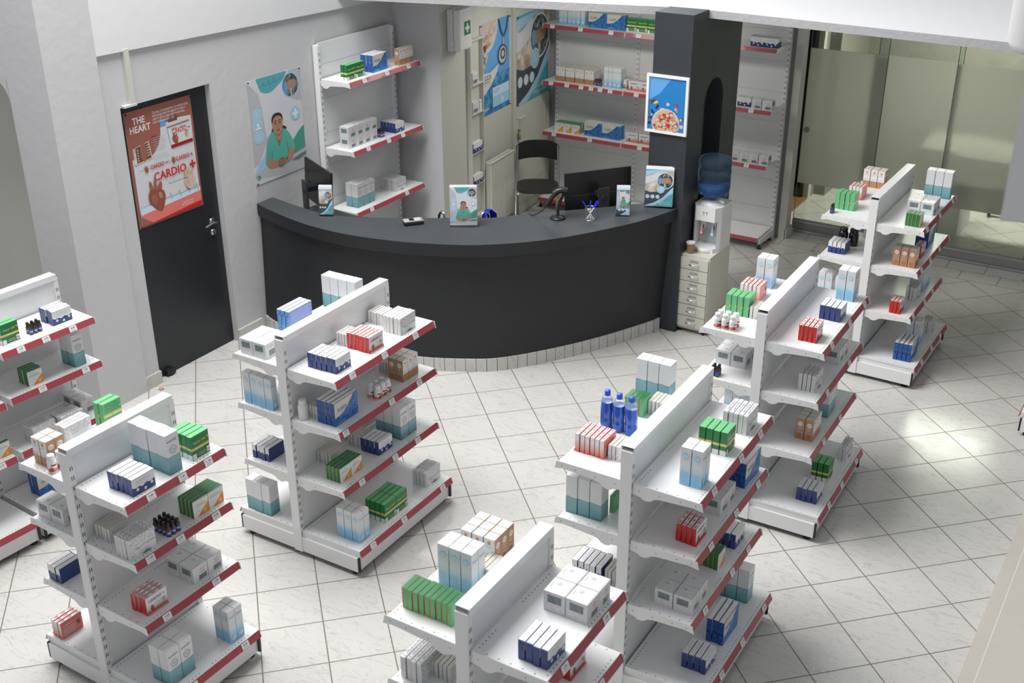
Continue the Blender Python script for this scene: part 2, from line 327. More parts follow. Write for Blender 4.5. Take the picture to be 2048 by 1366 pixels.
# ================================================================== products
# every pack is drawn upright: front = +x, near end = -y, width along y, origin under its centre
DIM = dict(navy=(.032, .13, .085), cardio=(.026, .127, .095), digevit=(.025, .151, .102), sleep=(.032, .2, .138), orange=(.055, .05, .136), nowgo=(.063, .078, .203),
           vitc=(.026, .097, .092), soul=(.054, .048, .192), aspirin=(.036, .11, .123), cube=(.095, .095, .09), plain=(.02, .11, .075),
           amber=(.028, .028, .07), pillb=(.046, .046, .095), bigb=(.06, .06, .12), mouth=(.066, .066, .2), jar=(.078, .078, .13))
def heart(s, a, b, r, m1='brownred', m2='brick', m3='brown_l'):
    k = r; asp = s.w / s.h
    q = lambda pts: [(a + x * k, b + y * k * asp) for x, y in pts]
    s.blob(q([(-.35, .5), (-.55, 1.25), (-.35, 1.3), (-.2, .8), (-.05, 1.4), (.15, 1.4), (.12, .8), (.45, 1.1), (.62, 1.0), (.45, .5)]), m2, 4)
    s.blob(q([(-.75, .3), (-.45, .72), (.1, .6), (.6, .5), (.8, .05), (.62, -.6), (.3, -1.0), (-.15, -.8), (-.6, -.3)]), m1)
    s.blob(q([(-.5, .2), (-.2, .4), (.05, .1), (-.1, -.4), (-.4, -.2)]), m2, 4); s.blob(q([(.2, .4), (.5, .3), (.5, -.1), (.25, .0)]), m3, 4)
def faces(mb, D, Wd, H):
    e = .0003
    return dict(front=Sheet(mb, (D / 2 + e, -Wd / 2, 0), (0, 1, 0), (0, 0, 1), Wd, H), back=Sheet(mb, (-D / 2 - e, Wd / 2, 0), (0, -1, 0), (0, 0, 1), Wd, H),
                near=Sheet(mb, (-D / 2, -Wd / 2 - e, 0), (1, 0, 0), (0, 0, 1), D, H), far=Sheet(mb, (D / 2, Wd / 2 + e, 0), (-1, 0, 0), (0, 0, 1), D, H),
                top=Sheet(mb, (D / 2, -Wd / 2, H + e), (0, 1, 0), (-1, 0, 0), Wd, D))
def lines(s, a0, a1, b0, b1, n, mt, th=.0012):
    for i in range(n):
        b = b0 + (b1 - b0) * i / max(1, n - 1); s.line([(a0, b), (a1 - (.12 * ((i * 7) % 3) / 2) * (a1 - a0), b)], th, mt)
def pack(kind):
    D, Wd, H = DIM[kind]; d, w, h = D - (.0050 if D < .06 else .004), Wd - .003, H; mb = MB()
    B = lambda m, **q: mb.box(-d / 2, d / 2, -w / 2, w / 2, 0, h, m, {k.replace('px', '+x').replace('nx', '-x').replace('py', '+y').replace('ny', '-y').replace('pz', '+z'): v for k, v in q.items()})
    F = faces(mb, d, w, h); f, bk, ne, fa, tp = F['front'], F['back'], F['near'], F['far'], F['top']
    if kind == 'navy':
        B('navy', pz='white')
        f.poly([(0, 1), (0, .52), (.15, .42), (.3, .46), (.45, .36), (.62, .48), (.8, .38), (1, .5), (1, 1)], 'white')
        for a, b in ((.22, .30), (.55, .17), (.84, .33)): f.ell(a, b, .062, 'greyl'); f.ell(a, b, .05, 'white')
        f.text('HEADACHE', .2, .72, .010, 'ink_pale', width=.075); lines(f, .15, .85, .55, .64, 2, 'ink_pale', .001)
        fa.poly([(0, 1), (0, .52), (.55, .62), (1, .5), (1, 1)], 'white'); lines(bk, .06, .94, .15, .85, 6, 'navy_l', .0022); lines(tp, .1, .9, .35, .65, 2, 'greyl', .002)
        for s in (f, bk): s.line([(0, .995), (1, .995)], .0012, 'navy')
        tp.line([(.01, 0), (.01, 1)], .003, 'navy_l')
    elif kind == 'cardio':
        B('white', ny='red', py='p_cardio_end', px='p_cardio', nx='pinkred')
        for b in (.25, .75): tp.line([(0, b - .22 if b < .5 else b + .22), (1, b - .22 if b < .5 else b + .22)], .0022, 'red')
        for a in (.15, .5, .82): tp.text('CARDIO +', a - .12, .3, .011, 'red_d', width=.028, bold=True)
        for a in (.08, .42, .76): tp.ell(a, .5, .03, 'brown', .06)
        f.text('CARDIO +', .12, .66, .021, 'red_d', width=.095, bold=True); heart(f, .26, .28, .11); heart(f, .82, .38, .08, 'bone', 'brown_l', 'bone')
        lines(f, .45, .75, .46, .5, 2, 'ink_pale', .001); f.rect(0, 0, 1, .12, 'pinkred')
        lines(bk, .08, .7, .12, .6, 7, 'white', .0018); bk.text('CARDIO +', .1, .72, .014, 'white', width=.06); heart(bk, .82, .5, .1)
        ne.text('CARDIO', .3, .1, .010, 'red_d', rot=PI / 2, width=.05)
    elif kind == 'digevit':
        B('white'); 
        for s in (f, bk): s.rect(.02, .50, .98, .98, 'p_vitamin'); s.rect(.0, .0, .16, .5, 'p_vitamin')
        for s in (f,):
            s.rect(.22, .34, .98, .58, 'white'); s.text('digeVITAMIN', .20, .38, .020, 'ink_grey', width=.112); lines(s, .3, .7, .1, .28, 4, 'ink_pale', .001); s.poly([(.42, 0), (.42, .03), (.62, .1), (.78, .02), (.78, 0)], 'green')
        lines(bk, .25, .9, .12, .9, 9, 'ink_pale', .0018); tp.rect(.03, .15, .97, .85, 'p_vitamin'); tp.text('digeVITAMIN', .2, .3, .012, 'ink_grey', width=.09)
        for s in (ne, fa): s.rect(.25, .08, .75, .9, 'p_plain'); s.line([(.02, 0), (.02, 1)], .002, 'greyb')
    elif kind == 'plain':
        B('p_plain', pz='cream')
        for s in (ne, fa): s.rect(.3, .1, .7, .35, 'ink_pale')
        tp.line([(0, .5), (1, .5)], .001, 'brown_l'); f.text('MINERALS', .1, .6, .012, 'ink_pale', width=.06); lines(f, .1, .8, .15, .45, 4, 'ink_pale', .0012)
    elif kind == 'sleep':
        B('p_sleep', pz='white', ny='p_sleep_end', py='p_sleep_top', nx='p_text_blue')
        c = [(0, 1), (0, .36)] + [(t / 12, .36 + .05 * math.sin(t / 12 * 2) + .62 * (t / 12) ** 2.6) for t in range(0, 13)]
        f.poly([(0, 1.0), (0, .38), (.15, .39), (.3, .43), (.43, .52), (.54, .63), (.63, .76), (.72, .88), (.8, 1)], 'cream')
        f.line([(0, .38), (.15, .39), (.3, .43), (.43, .52), (.54, .63), (.63, .76), (.72, .88), (.8, 1)], .002, 'white')
        f.text('SLEEP', .11, .60, .027, 'navy', width=.078); f.line([(.11, .56), (.5, .58)], .0012, 'ink_pale')
        for a, b in ((.72, .6), (.84, .7), (.9, .5), (.8, .4), (.66, .35), (.55, .3)): f.ell(a, b, .016, 'brown_l')
        f.text('phenobarbital', .08, .07, .008, 'white', width=.06)
        bk.rect(0, .45, 1, .47, 'sky_l'); lines(bk, .06, .94, .1, .4, 6, 'white', .0014); lines(bk, .06, .94, .52, .94, 8, 'white', .0014); tp.line([(0, .03), (1, .03)], .002, 'navy_l')
    elif kind == 'orange':
        B('white', ny='tan', nx='tan', pz='cream')
        def wht(s):
            s.rect(0, 0, 1, .36, 'tan'); s.rect(0, .355, 1, .375, 'sky_l'); s.rect(.36, .80, .64, .90, 'orange_m'); lines(s, .2, .8, .70, .74, 2, 'ink_pale', .0012); s.text('Health Skin', .18, .45, .008, 'brown_l', width=.03); lines(s, .2, .8, .10, .25, 3, 'tan_d', .001)
        def brn(s):
            s.rect(0, 0, 1, 1, 'tan'); s.ell(.5, .74, .30, 'white'); s.text('50+', .5, .71, .013, 'tan_d', width=.020, center=True); s.text('Multi', .5, .56, .009, 'white', width=.02, center=True); s.text('Skin', .5, .48, .009, 'white', width=.016, center=True)
            s.rect(0, .355, 1, .375, 'sky_l'); s.ell(.5, .18, .30, 'tan_d'); s.ell(.5, .18, .26, 'tan'); s.ell(.5, .18, .2, 'tan_d')
        wht(f); brn(ne); brn(bk); wht(fa)
    elif kind == 'nowgo':
        B('p_nowgo', pz='white'); f.text('nowGO', .10, .80, .017, 'ink', width=.056, bold=False)
        pent = [(.5 + .30 * math.sin(2 * PI * k / 5), .60 + .30 * math.cos(2 * PI * k / 5) * w / h) for k in range(5)]; f.line(pent + [pent[0]], .0016, 'ink_grey')
        pent2 = [(.5 + .24 * math.sin(2 * PI * k / 5), .60 + .24 * math.cos(2 * PI * k / 5) * w / h) for k in range(5)]; f.line(pent2 + [pent2[0]], .001, 'sky_l'); lines(f, .36, .66, .58, .63, 3, 'teal', .0012)
        lines(f, .15, .85, .12, .34, 4, 'sky_p', .0009); f.text('NOWGO', .18, .05, .008, 'white', width=.04)
    elif kind == 'vitc':
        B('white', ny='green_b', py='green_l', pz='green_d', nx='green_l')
        f.poly([(.25, 0), (1, .62), (1, 0)], 'orange_m'); f.ell(.74, .19, .13, 'gold'); f.text('0.1', .67, .14, .013, 'white', width=.012)
        f.text('Vitamin C', .08, .78, .011, 'gold', width=.05); lines(f, .08, .85, .62, .70, 2, 'green', .0014); lines(f, .1, .5, .3, .5, 3, 'ink_pale', .0009); fa.line([(.06, 0), (.06, 1)], .003, 'orange_m'); ne.line([(.97, 0), (.97, 1)], .002, 'orange_m')
        f.line([(0, .99), (1, .99)], .002, 'green')
    elif kind == 'soul':
        B('p_soul', pz='white', ny='p_soul_s', py='p_soul_s', nx='p_soul')
        for s in (ne, fa): s.ell(.5, .78, .34, 'sky_p'); s.ell(.5, .78, .26, 'sky_l'); s.ell(.5, .78, .22, 'sky_p'); lines(s, .1, .95, .06, .36, 9, 'sky', .0012)
        for s in (f, bk): s.text('Soul', .12, .76, .019, 'sky', width=.034); s.ell(.5, .16, .30, 'white'); s.ell(.5, .16, .27, 'sky_p'); s.ell(.5, .16, .25, 'white'); s.text('60+', .5, .135, .011, 'sky', width=.018, center=True)
    elif kind == 'aspirin':
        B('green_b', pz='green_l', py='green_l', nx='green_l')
        fa.rect(.8, .42, 1, .49, 'yellow')
        for s in (f, ne, bk): s.rect(0, .40, 1, .50, 'white'); s.rect(0, .415, 1, .485, 'yellow')
        ne.rect(0, 0, 1, .22, 'white')
        f.text('Aspirin', .10, .66, .017, 'white', width=.042); f.text('ONE', .55, .66, .017, 'yellow', width=.026, bold=True); f.ell(.90, .74, .05, 'gold')
        f.rect(0, 0, .2, .26, 'white'); f.rect(.2, 0, 1, .05, 'white'); f.rect(.78, .10, .98, .32, 'white'); f.text('30', .80, .14, .018, 'green_d', width=.018, bold=True); lines(f, .3, .72, .14, .22, 2, 'white', .0018)
        lines(bk, .05, .95, .58, .95, 7, 'green', .002); lines(bk, .05, .95, .05, .3, 4, 'white', .002)
    elif kind == 'cube':
        B('p_cube', pz='p_cube')
        f.rect(.38, .10, .90, .38, 'p_window'); f.text('SKIN', .45, .66, .012, 'pinkred', width=.03); f.text('CREAM', .42, .50, .010, 'pinkred', width=.036)
        ne.rect(.18, .46, .82, .84, 'p_window'); fa.rect(.18, .46, .82, .84, 'p_window'); bk.rect(.30, .16, .86, .52, 'p_window'); bk.text('CREAM', .3, .70, .010, 'pinkred', width=.036)
        tp.ell(.68, .62, .10, 'greyb'); tp.line([(0, .04), (1, .04)], .0012, 'greyb'); tp.line([(.35, .9), (.7, .9)], .003, 'greyl')
    return mb.mesh(kind)
def bottle(kind):
    """returns a list of (part name, mesh)"""
    if kind == 'amber':
        a = MB(); a.lathe([(.0125, 0), (.0125, .040), (.010, .045), (.006, .048)], 'amber', n=14); a.lathe([(.0128, .008), (.0128, .033)], 'label_navy', n=14); a.lathe([(.0130, .018), (.0130, .024)], 'sky_p', n=14, a0=-1.2, a1=.2)
        b = MB(); b.lathe([(.0088, .046), (.0088, .064), (.0075, .067), (0, .067)], 'plastic_black', n=14); return [('bottle', a), ('cap', b)]
    if kind in ('pillb', 'bigb'):
        k = 1 if kind == 'pillb' else 1.32
        a = MB(); a.lathe([(.020 * k, 0), (.0215 * k, .003), (.0215 * k, .058 * k), (.017 * k, .068 * k), (.015 * k, .07 * k)], 'plastic_white', n=20)
        if kind == 'pillb':
            a.lathe([(.0218, .008), (.0218, .026)], 'pinkred', n=20); a.lathe([(.0219, .026), (.0219, .055)], 'white', n=20); a.lathe([(.0221, .012), (.0221, .034)], 'brown', n=6, a0=-.5, a1=.25); a.lathe([(.0222, .038), (.0222, .046)], 'red_d', n=8, a0=-.9, a1=.5)
            a.lathe([(.0223, .010), (.0223, .030)], 'brownred', n=6, a0=PI - 1.2, a1=PI - .4); a.lathe([(.0222, .038), (.0222, .046)], 'red_d', n=8, a0=PI - .9, a1=PI + .5)
        b = MB(); b.lathe([(.0165 * k, .069 * k), (.0172 * k, .071 * k), (.0172 * k, .086 * k), (.016 * k, .089 * k), (0, .089 * k)], 'plastic_white', n=20); return [('bottle', a), ('cap', b)]
    if kind == 'jar':
        a = MB(); a.lathe([(.034, 0), (.037, .004), (.037, .085), (.030, .100), (.026, .104)], 'jar_black', n=24); b = MB(); b.lathe([(.030, .103), (.031, .106), (.031, .124), (.029, .128), (0, .128)], 'jar_black', n=24); return [('jar', a), ('lid', b)]
    if kind == 'mouth':
        a = MB()
        for r in (0,): a.lathe([(.028, 0), (.031, .004), (.031, .045), (.028, .055), (.030, .07), (.031, .10), (.029, .140)], 'mouthwash', n=24)
        t = MB(); t.lathe([(.029, .1405), (.027, .155), (.018, .168), (.013, .173)], 'mouth_clear', n=24)
        b = MB(); b.lathe([(.0145, .172), (.0145, .196), (.013, .198), (0, .198)], 'cap_blue', n=18)
        c = MB(); c.lathe([(.0316, .018), (.0316, .10)], 'white', n=12, a0=-.75, a1=.75); c.lathe([(.0319, .030), (.0319, .060)], 'brown_l', n=4, a0=-.3, a1=.15); c.lathe([(.0319, .075), (.0319, .085)], 'sky', n=4, a0=-.5, a1=.5)
        return [('bottle', a), ('neck', t), ('cap', b), ('label_sticker', c)]
NAME = dict(navy='headache_tablet_box', cardio='heart_supplement_box', digevit='vitamin_box', sleep='sleeping_tablet_box', orange='skin_supplement_box', nowgo='tall_supplement_box', vitc='vitamin_c_box', soul='tall_tablet_box',
            aspirin='aspirin_box', cube='face_cream_box', plain='small_tablet_box', amber='dropper_bottle', pillb='pill_bottle', bigb='large_pill_bottle', mouth='mouthwash_bottle', jar='supplement_jar')
DESC = dict(navy='navy-white box', cardio='red CARDIO box', digevit='grey-patterned vitamin box', sleep='blue SLEEP box', orange='tan-white 50+ box', nowgo='tall white-teal nowGO box', vitc='green-orange vitamin C box',
            soul='tall pale-blue Soul box', aspirin='green yellow-striped Aspirin box', cube='grey-speckled cream box', plain='small cream box', amber='tiny black-capped bottle', pillb='small white pill bottle', bigb='large white pill bottle',
            mouth='blue mouthwash bottle', jar='glossy black jar')
CAT = {k: 'medicine box' for k in NAME}; CAT.update(amber='bottle', pillb='bottle', bigb='bottle', mouth='bottle', jar='jar')
_pm = {}
def product(kind, loc, rz, label, group):
    rz += random.uniform(-.012, .012)
    if kind in ('amber', 'pillb', 'bigb', 'mouth', 'jar'):
        if kind not in _pm:
            o = thing(NAME[kind], label, CAT[kind], loc, rz, group)
            for n, mb in bottle(kind): mb.obj(n, parent=o)
            _pm[kind] = o; return o
        o = copy_tree(_pm[kind])
    else:
        if kind not in _pm: _pm[kind] = pack(kind)
        o = bpy.data.objects.new(NAME[kind], _pm[kind]); COL.objects.link(o)
    o.location = loc; o.rotation_euler = (0, 0, rz); tag(o, label, CAT[kind], group); return o
ORD = ['frontmost', 'second from front', 'third from front', 'fourth from front', 'fifth from front', 'sixth from front', 'seventh from front', 'eighth from front', 'ninth from front']
ORDY = {1: [''], 2: ['near column', 'far column'], 3: ['near column', 'middle column', 'far column'], 4: ['nearest column', 'second column', 'third column', 'farthest column']}
LV = {0: 'base shelf', 1: 'top shelf', 2: 'second shelf', 3: 'third shelf'}
def stack(kind, nx, ny, xf, u, fr, z, side, where, extra='', gapx=0.0, flip=0):
    """fr: function (outward, along) -> world xy; side: rotation of the front direction. xf = outward position of the front face"""
    D, Wd, H = DIM[kind]; des = (extra + ' ' if extra else '') + DESC[kind]
    for i in range(nx):
        for j in range(ny):
            w_ = xf - D * (i + .5) - gapx * i; a = u + Wd * (j + .5)
            a += random.uniform(-.0035, .0035) if ny == 1 else 0; x, y = fr(w_, a)
            pos = ORD[i] if nx > 1 else ''
            if ny > 1: pos = (pos + ' ' + ORDY[ny][j]).strip()
            lab = des + (', ' + pos if pos else '') + ', ' + where
            product(kind, (x, y, z + .0006), side, lab, (DESC[kind] + (' ' + extra if extra else '') + ', ' + where)[:100])

# ================================================================== display racks
PRICES = ['7.49', '8.49', '4.99', '2.49', '3.99', '6.99', '11.49', '5.99', '9.99', '3.49']
def shelf_parts(parent, sgn, L, z, d, t=.03, name='shelf', tags=(), base=False, x0=.031):
    """one shelf, outward direction sgn*x, along y from 0 to L, top surface at z"""
    m = MB(); xs = lambda a: sgn * a
    def bx(a0, a1, y0, y1, z0, z1, mt): m.box(min(xs(a0), xs(a1)), max(xs(a0), xs(a1)), y0, y1, z0, z1, mt)
    bx(x0, d - .004, .003, L - .003, z - .012, z, 'metal_white'); bx(d - .02, d - .004, .003, L - .003, z - .034, z - .012, 'metal_white')
    for y0 in (.05,):   # perforations along the edges
        k = 0; n = int((L - .06) / .022)
        for i in range(n):
            if (i % 12) < 9 and base or i < 6 or i > n - 7 or (i % 14) < 4:
                y = .03 + i * .022
                for a in ((d - .018, x0 + .018) if not base else (d - .018, x0 + .02)):
                    m.face([(xs(a) + .003 * c, y + .003 * s_, z + .0005) for c, s_ in ((1, 0), (.5, .87), (-.5, .87), (-1, 0), (-.5, -.87), (.5, -.87))], 'slot')
        for i in range(int((d - .1) / .05)):
            for y in (.014, L - .014): m.face([(xs(x0 + .06 + i * .05) + .003 * c, y + .003 * s_, z + .0005) for c, s_ in ((1, 0), (.5, .87), (-.5, .87), (-1, 0), (-.5, -.87), (.5, -.87))], 'slot')
    sh = m.obj(name, parent=parent)
    # red price rail, leaning outwards
    r = MB(); e = d - .002; lean = .014; hz = .036
    P = [(xs(e), z - .001), (xs(e + lean), z - hz), (xs(e + lean - .004), z - hz - .001), (xs(e - .006), z - .004)]
    r.prism([(a, .004, b) for a, b in (P if sgn > 0 else P[::-1])], (0, L - .008, 0), 'rail_red'); r.obj('price_rail', parent=sh)
    if not base:
        for y in (.0015, L - .0035):
            b = MB(); pts = [(x0, z - .001), (d + .008, z - .001), (d + .017, z - hz - .006), (d - .03, z - hz + .002), (.16, z - .045), (.135, z - .052), (.12, z - .066), (.10, z - .072), (.08, z - .070), (.068, z - .060), (x0 + .01, z - .056), (x0, z - .056)]
            b.prism([(xs(a), y, c) for a, c in (pts if sgn < 0 else pts[::-1])], (0, .002, 0), 'metal_white')
            for a, c in ((.06, .03), (.16, .028), (.26, .022), (d - .02, .02)):
                b.face([(xs(a) + .003 * p, y - .0005, z - c + .003 * q) for p, q in ((1, 0), (0, 1), (-1, 0), (0, -1))], 'slot')
            b.obj('bracket', parent=sh)
    nrm = Vector((sgn * hz, 0, lean)).normalized(); up = Vector((-sgn * lean, 0, hz)).normalized(); u = Vector((0, sgn, 0))
    for y, txt in tags:
        c = Vector((xs(e + lean * .5), y, z - hz * .5)) + nrm * .0022; tm = MB(); tm.obox(c, u * .024, up * .0165, nrm * .0012, 'tag_paper')
        s = Sheet(tm, c - u * .024 - up * .0165 + nrm * .0014, u, up, .048, .033); s.text(txt, .5, .48, .015, 'ink', center=True); s.line([(.2, .24), (.8, .24)], .003, 'ink_pale'); tm.obj('price_tag', parent=sh)
def upright(parent, y, H, wx, wy, xc=0, z0=.03, both=True, side=0):
    m = MB(); m.box(xc - wx / 2, xc + wx / 2, y, y + wy, z0, H, 'metal_white')
    n = int((H - z0 - .05) / .05)
    for i in range(n):
        z = z0 + .06 + i * .05
        for sg in ((1, -1) if both else (side,)):
            for yy in (y + wy * .35, y + wy * .7):
                x = xc + sg * (wx / 2 + .0005); m.face([(x, yy - .002, z), (x, yy + .002, z), (x, yy + .002, z + .022), (x, yy - .002, z + .022)][::sg], 'slot')
    return m.obj('upright', parent=parent)
_rack = {}
def rack(loc, rz, L, z1, z2, z3, H, label, tags, key):
    """double-sided gondola: near end at local y = 0"""
    g = thing('display_rack', label, 'display shelf', loc, rz, 'white double-sided display racks'); zb = .172; db = .445; d = .352
    upright(g, -.012, H - .022, .056, .03); upright(g, L - .018, H - .022, .056, .03)
    p = MB(); p.box(-.020, .020, .018, L - .018, .10, H - .03, 'metal_panel')
    for z in (.45, .80, 1.15):
        for sx in (1, -1): p.box(min(sx * .020, sx * .0206), max(sx * .020, sx * .0206), .018, L - .018, z, z + .003, 'ink_pale')
    p.obj('back_panel', parent=g)
    c = MB(); w = .031; c.box(-w, w, -.004, L + .004, H - .003, H, 'metal_white'); c.box(-w, -w + .003, -.004, L + .004, H - .035, H - .003, 'metal_white'); c.box(w - .003, w, -.004, L + .004, H - .035, H - .003, 'metal_white')
    c.box(-.024, .024, .02, L - .02, H - .03, H - .004, 'slot'); c.obj('top_cap', parent=g)
    for sgn, side in ((1, 'R'), (-1, 'L')):
        for lv, z in ((1, z1), (2, z2), (3, z3)): shelf_parts(g, sgn, L, z, d, tags=tags.get((side, lv), ()))
        shelf_parts(g, sgn, L, zb, db, name='base_shelf', tags=tags.get((side, 0), ()), base=True)
    for y in (-.006, L + .002):
        e = MB(); e.box(-.43, .43, y, y + .004, .032, .125, 'metal_white'); e.box(-.43, .43, y + (.004 if y < 0 else -.004), y + (.02 if y < 0 else 0), .118, .125, 'metal_white'); e.box(-.44, .44, y + .012 if y < 0 else y - .014, y + .016 if y < 0 else y - .010, .125, .158, 'metal_white'); e.obj('end_plinth', parent=g)
    for sx in (1, -1):
        k = MB(); k.box(min(sx * .424, sx * .428), max(sx * .424, sx * .428), .014, L - .01, .034, .135, 'metal_white'); k.obj('kick_plate', parent=g)
        for y in (.0, L - .008):
            k = MB(); k.box(min(sx * .428, sx * .440), max(sx * .428, sx * .440), y - .006, y + .008, .034, .128, 'rubber'); k.obj('corner_strip', parent=g)
    for sx in (1, -1):
        for y in (.03, L - .03):
            f = MB(); f.lathe([(.022, 0), (.024, .004), (.022, .012), (.008, .016), (.008, .034)], 'rubber', (sx * .385, y, 0), 14); f.obj('foot', parent=g)
    return g
RACKS = {}
def fr_rack(k, sgn):
    x, y, a = RACKS[k][:3]
    def f(w, u):
        X = sgn * w; return (x + X * math.cos(a) - u * math.sin(a), y + X * math.sin(a) + u * math.cos(a))
    return f
NM = {0: 'wall-side left rack', 1: 'bottom left rack', 2: 'centre left rack', 3: 'second right rack', 4: 'third right rack', 5: 'farthest right rack', 6: 'bottom centre rack'}
LB = {0: 'double-sided white display rack beside the left wall pillar, cropped by the frame', 1: 'white display rack at the bottom left with brown bottles and creams', 2: 'white display rack standing between the black door and the curved counter',
      3: 'white display rack with blue mouthwash bottles on its top shelf', 4: 'white display rack in front of the drawer unit and water cooler', 5: 'white display rack farthest back, beside the frosted glass partition', 6: 'white display rack cut off by the bottom edge of the picture'}
GD = {
    0: (-4.4193, -4.7153, -0.0768, 1.2065, 0.9223, 0.5748, 0.6087),
    1: (-2.6601, -5.4432, -0.0185, 1.2085, 0.9078, 0.5564, 0.6033),
    2: (-2.6228, -4.0695, 0.0039, 1.2078, 0.8997, 0.5328, 0.9143),
    3: (-0.5350, -4.1394, 0.0091, 1.2144, 0.9097, 0.5505, 0.9098),
    4: (-0.5528, -2.4325, 0.0154, 1.2128, 0.9029, 0.5515, 0.9124),
    5: (-0.5710, -0.2003, -0.0122, 1.2095, 0.8961, 0.5479, 0.9125),
    6: (-0.5442, -5.4427, 0.0015, 1.2129, 0.9073, 0.5300, 0.5996),

}
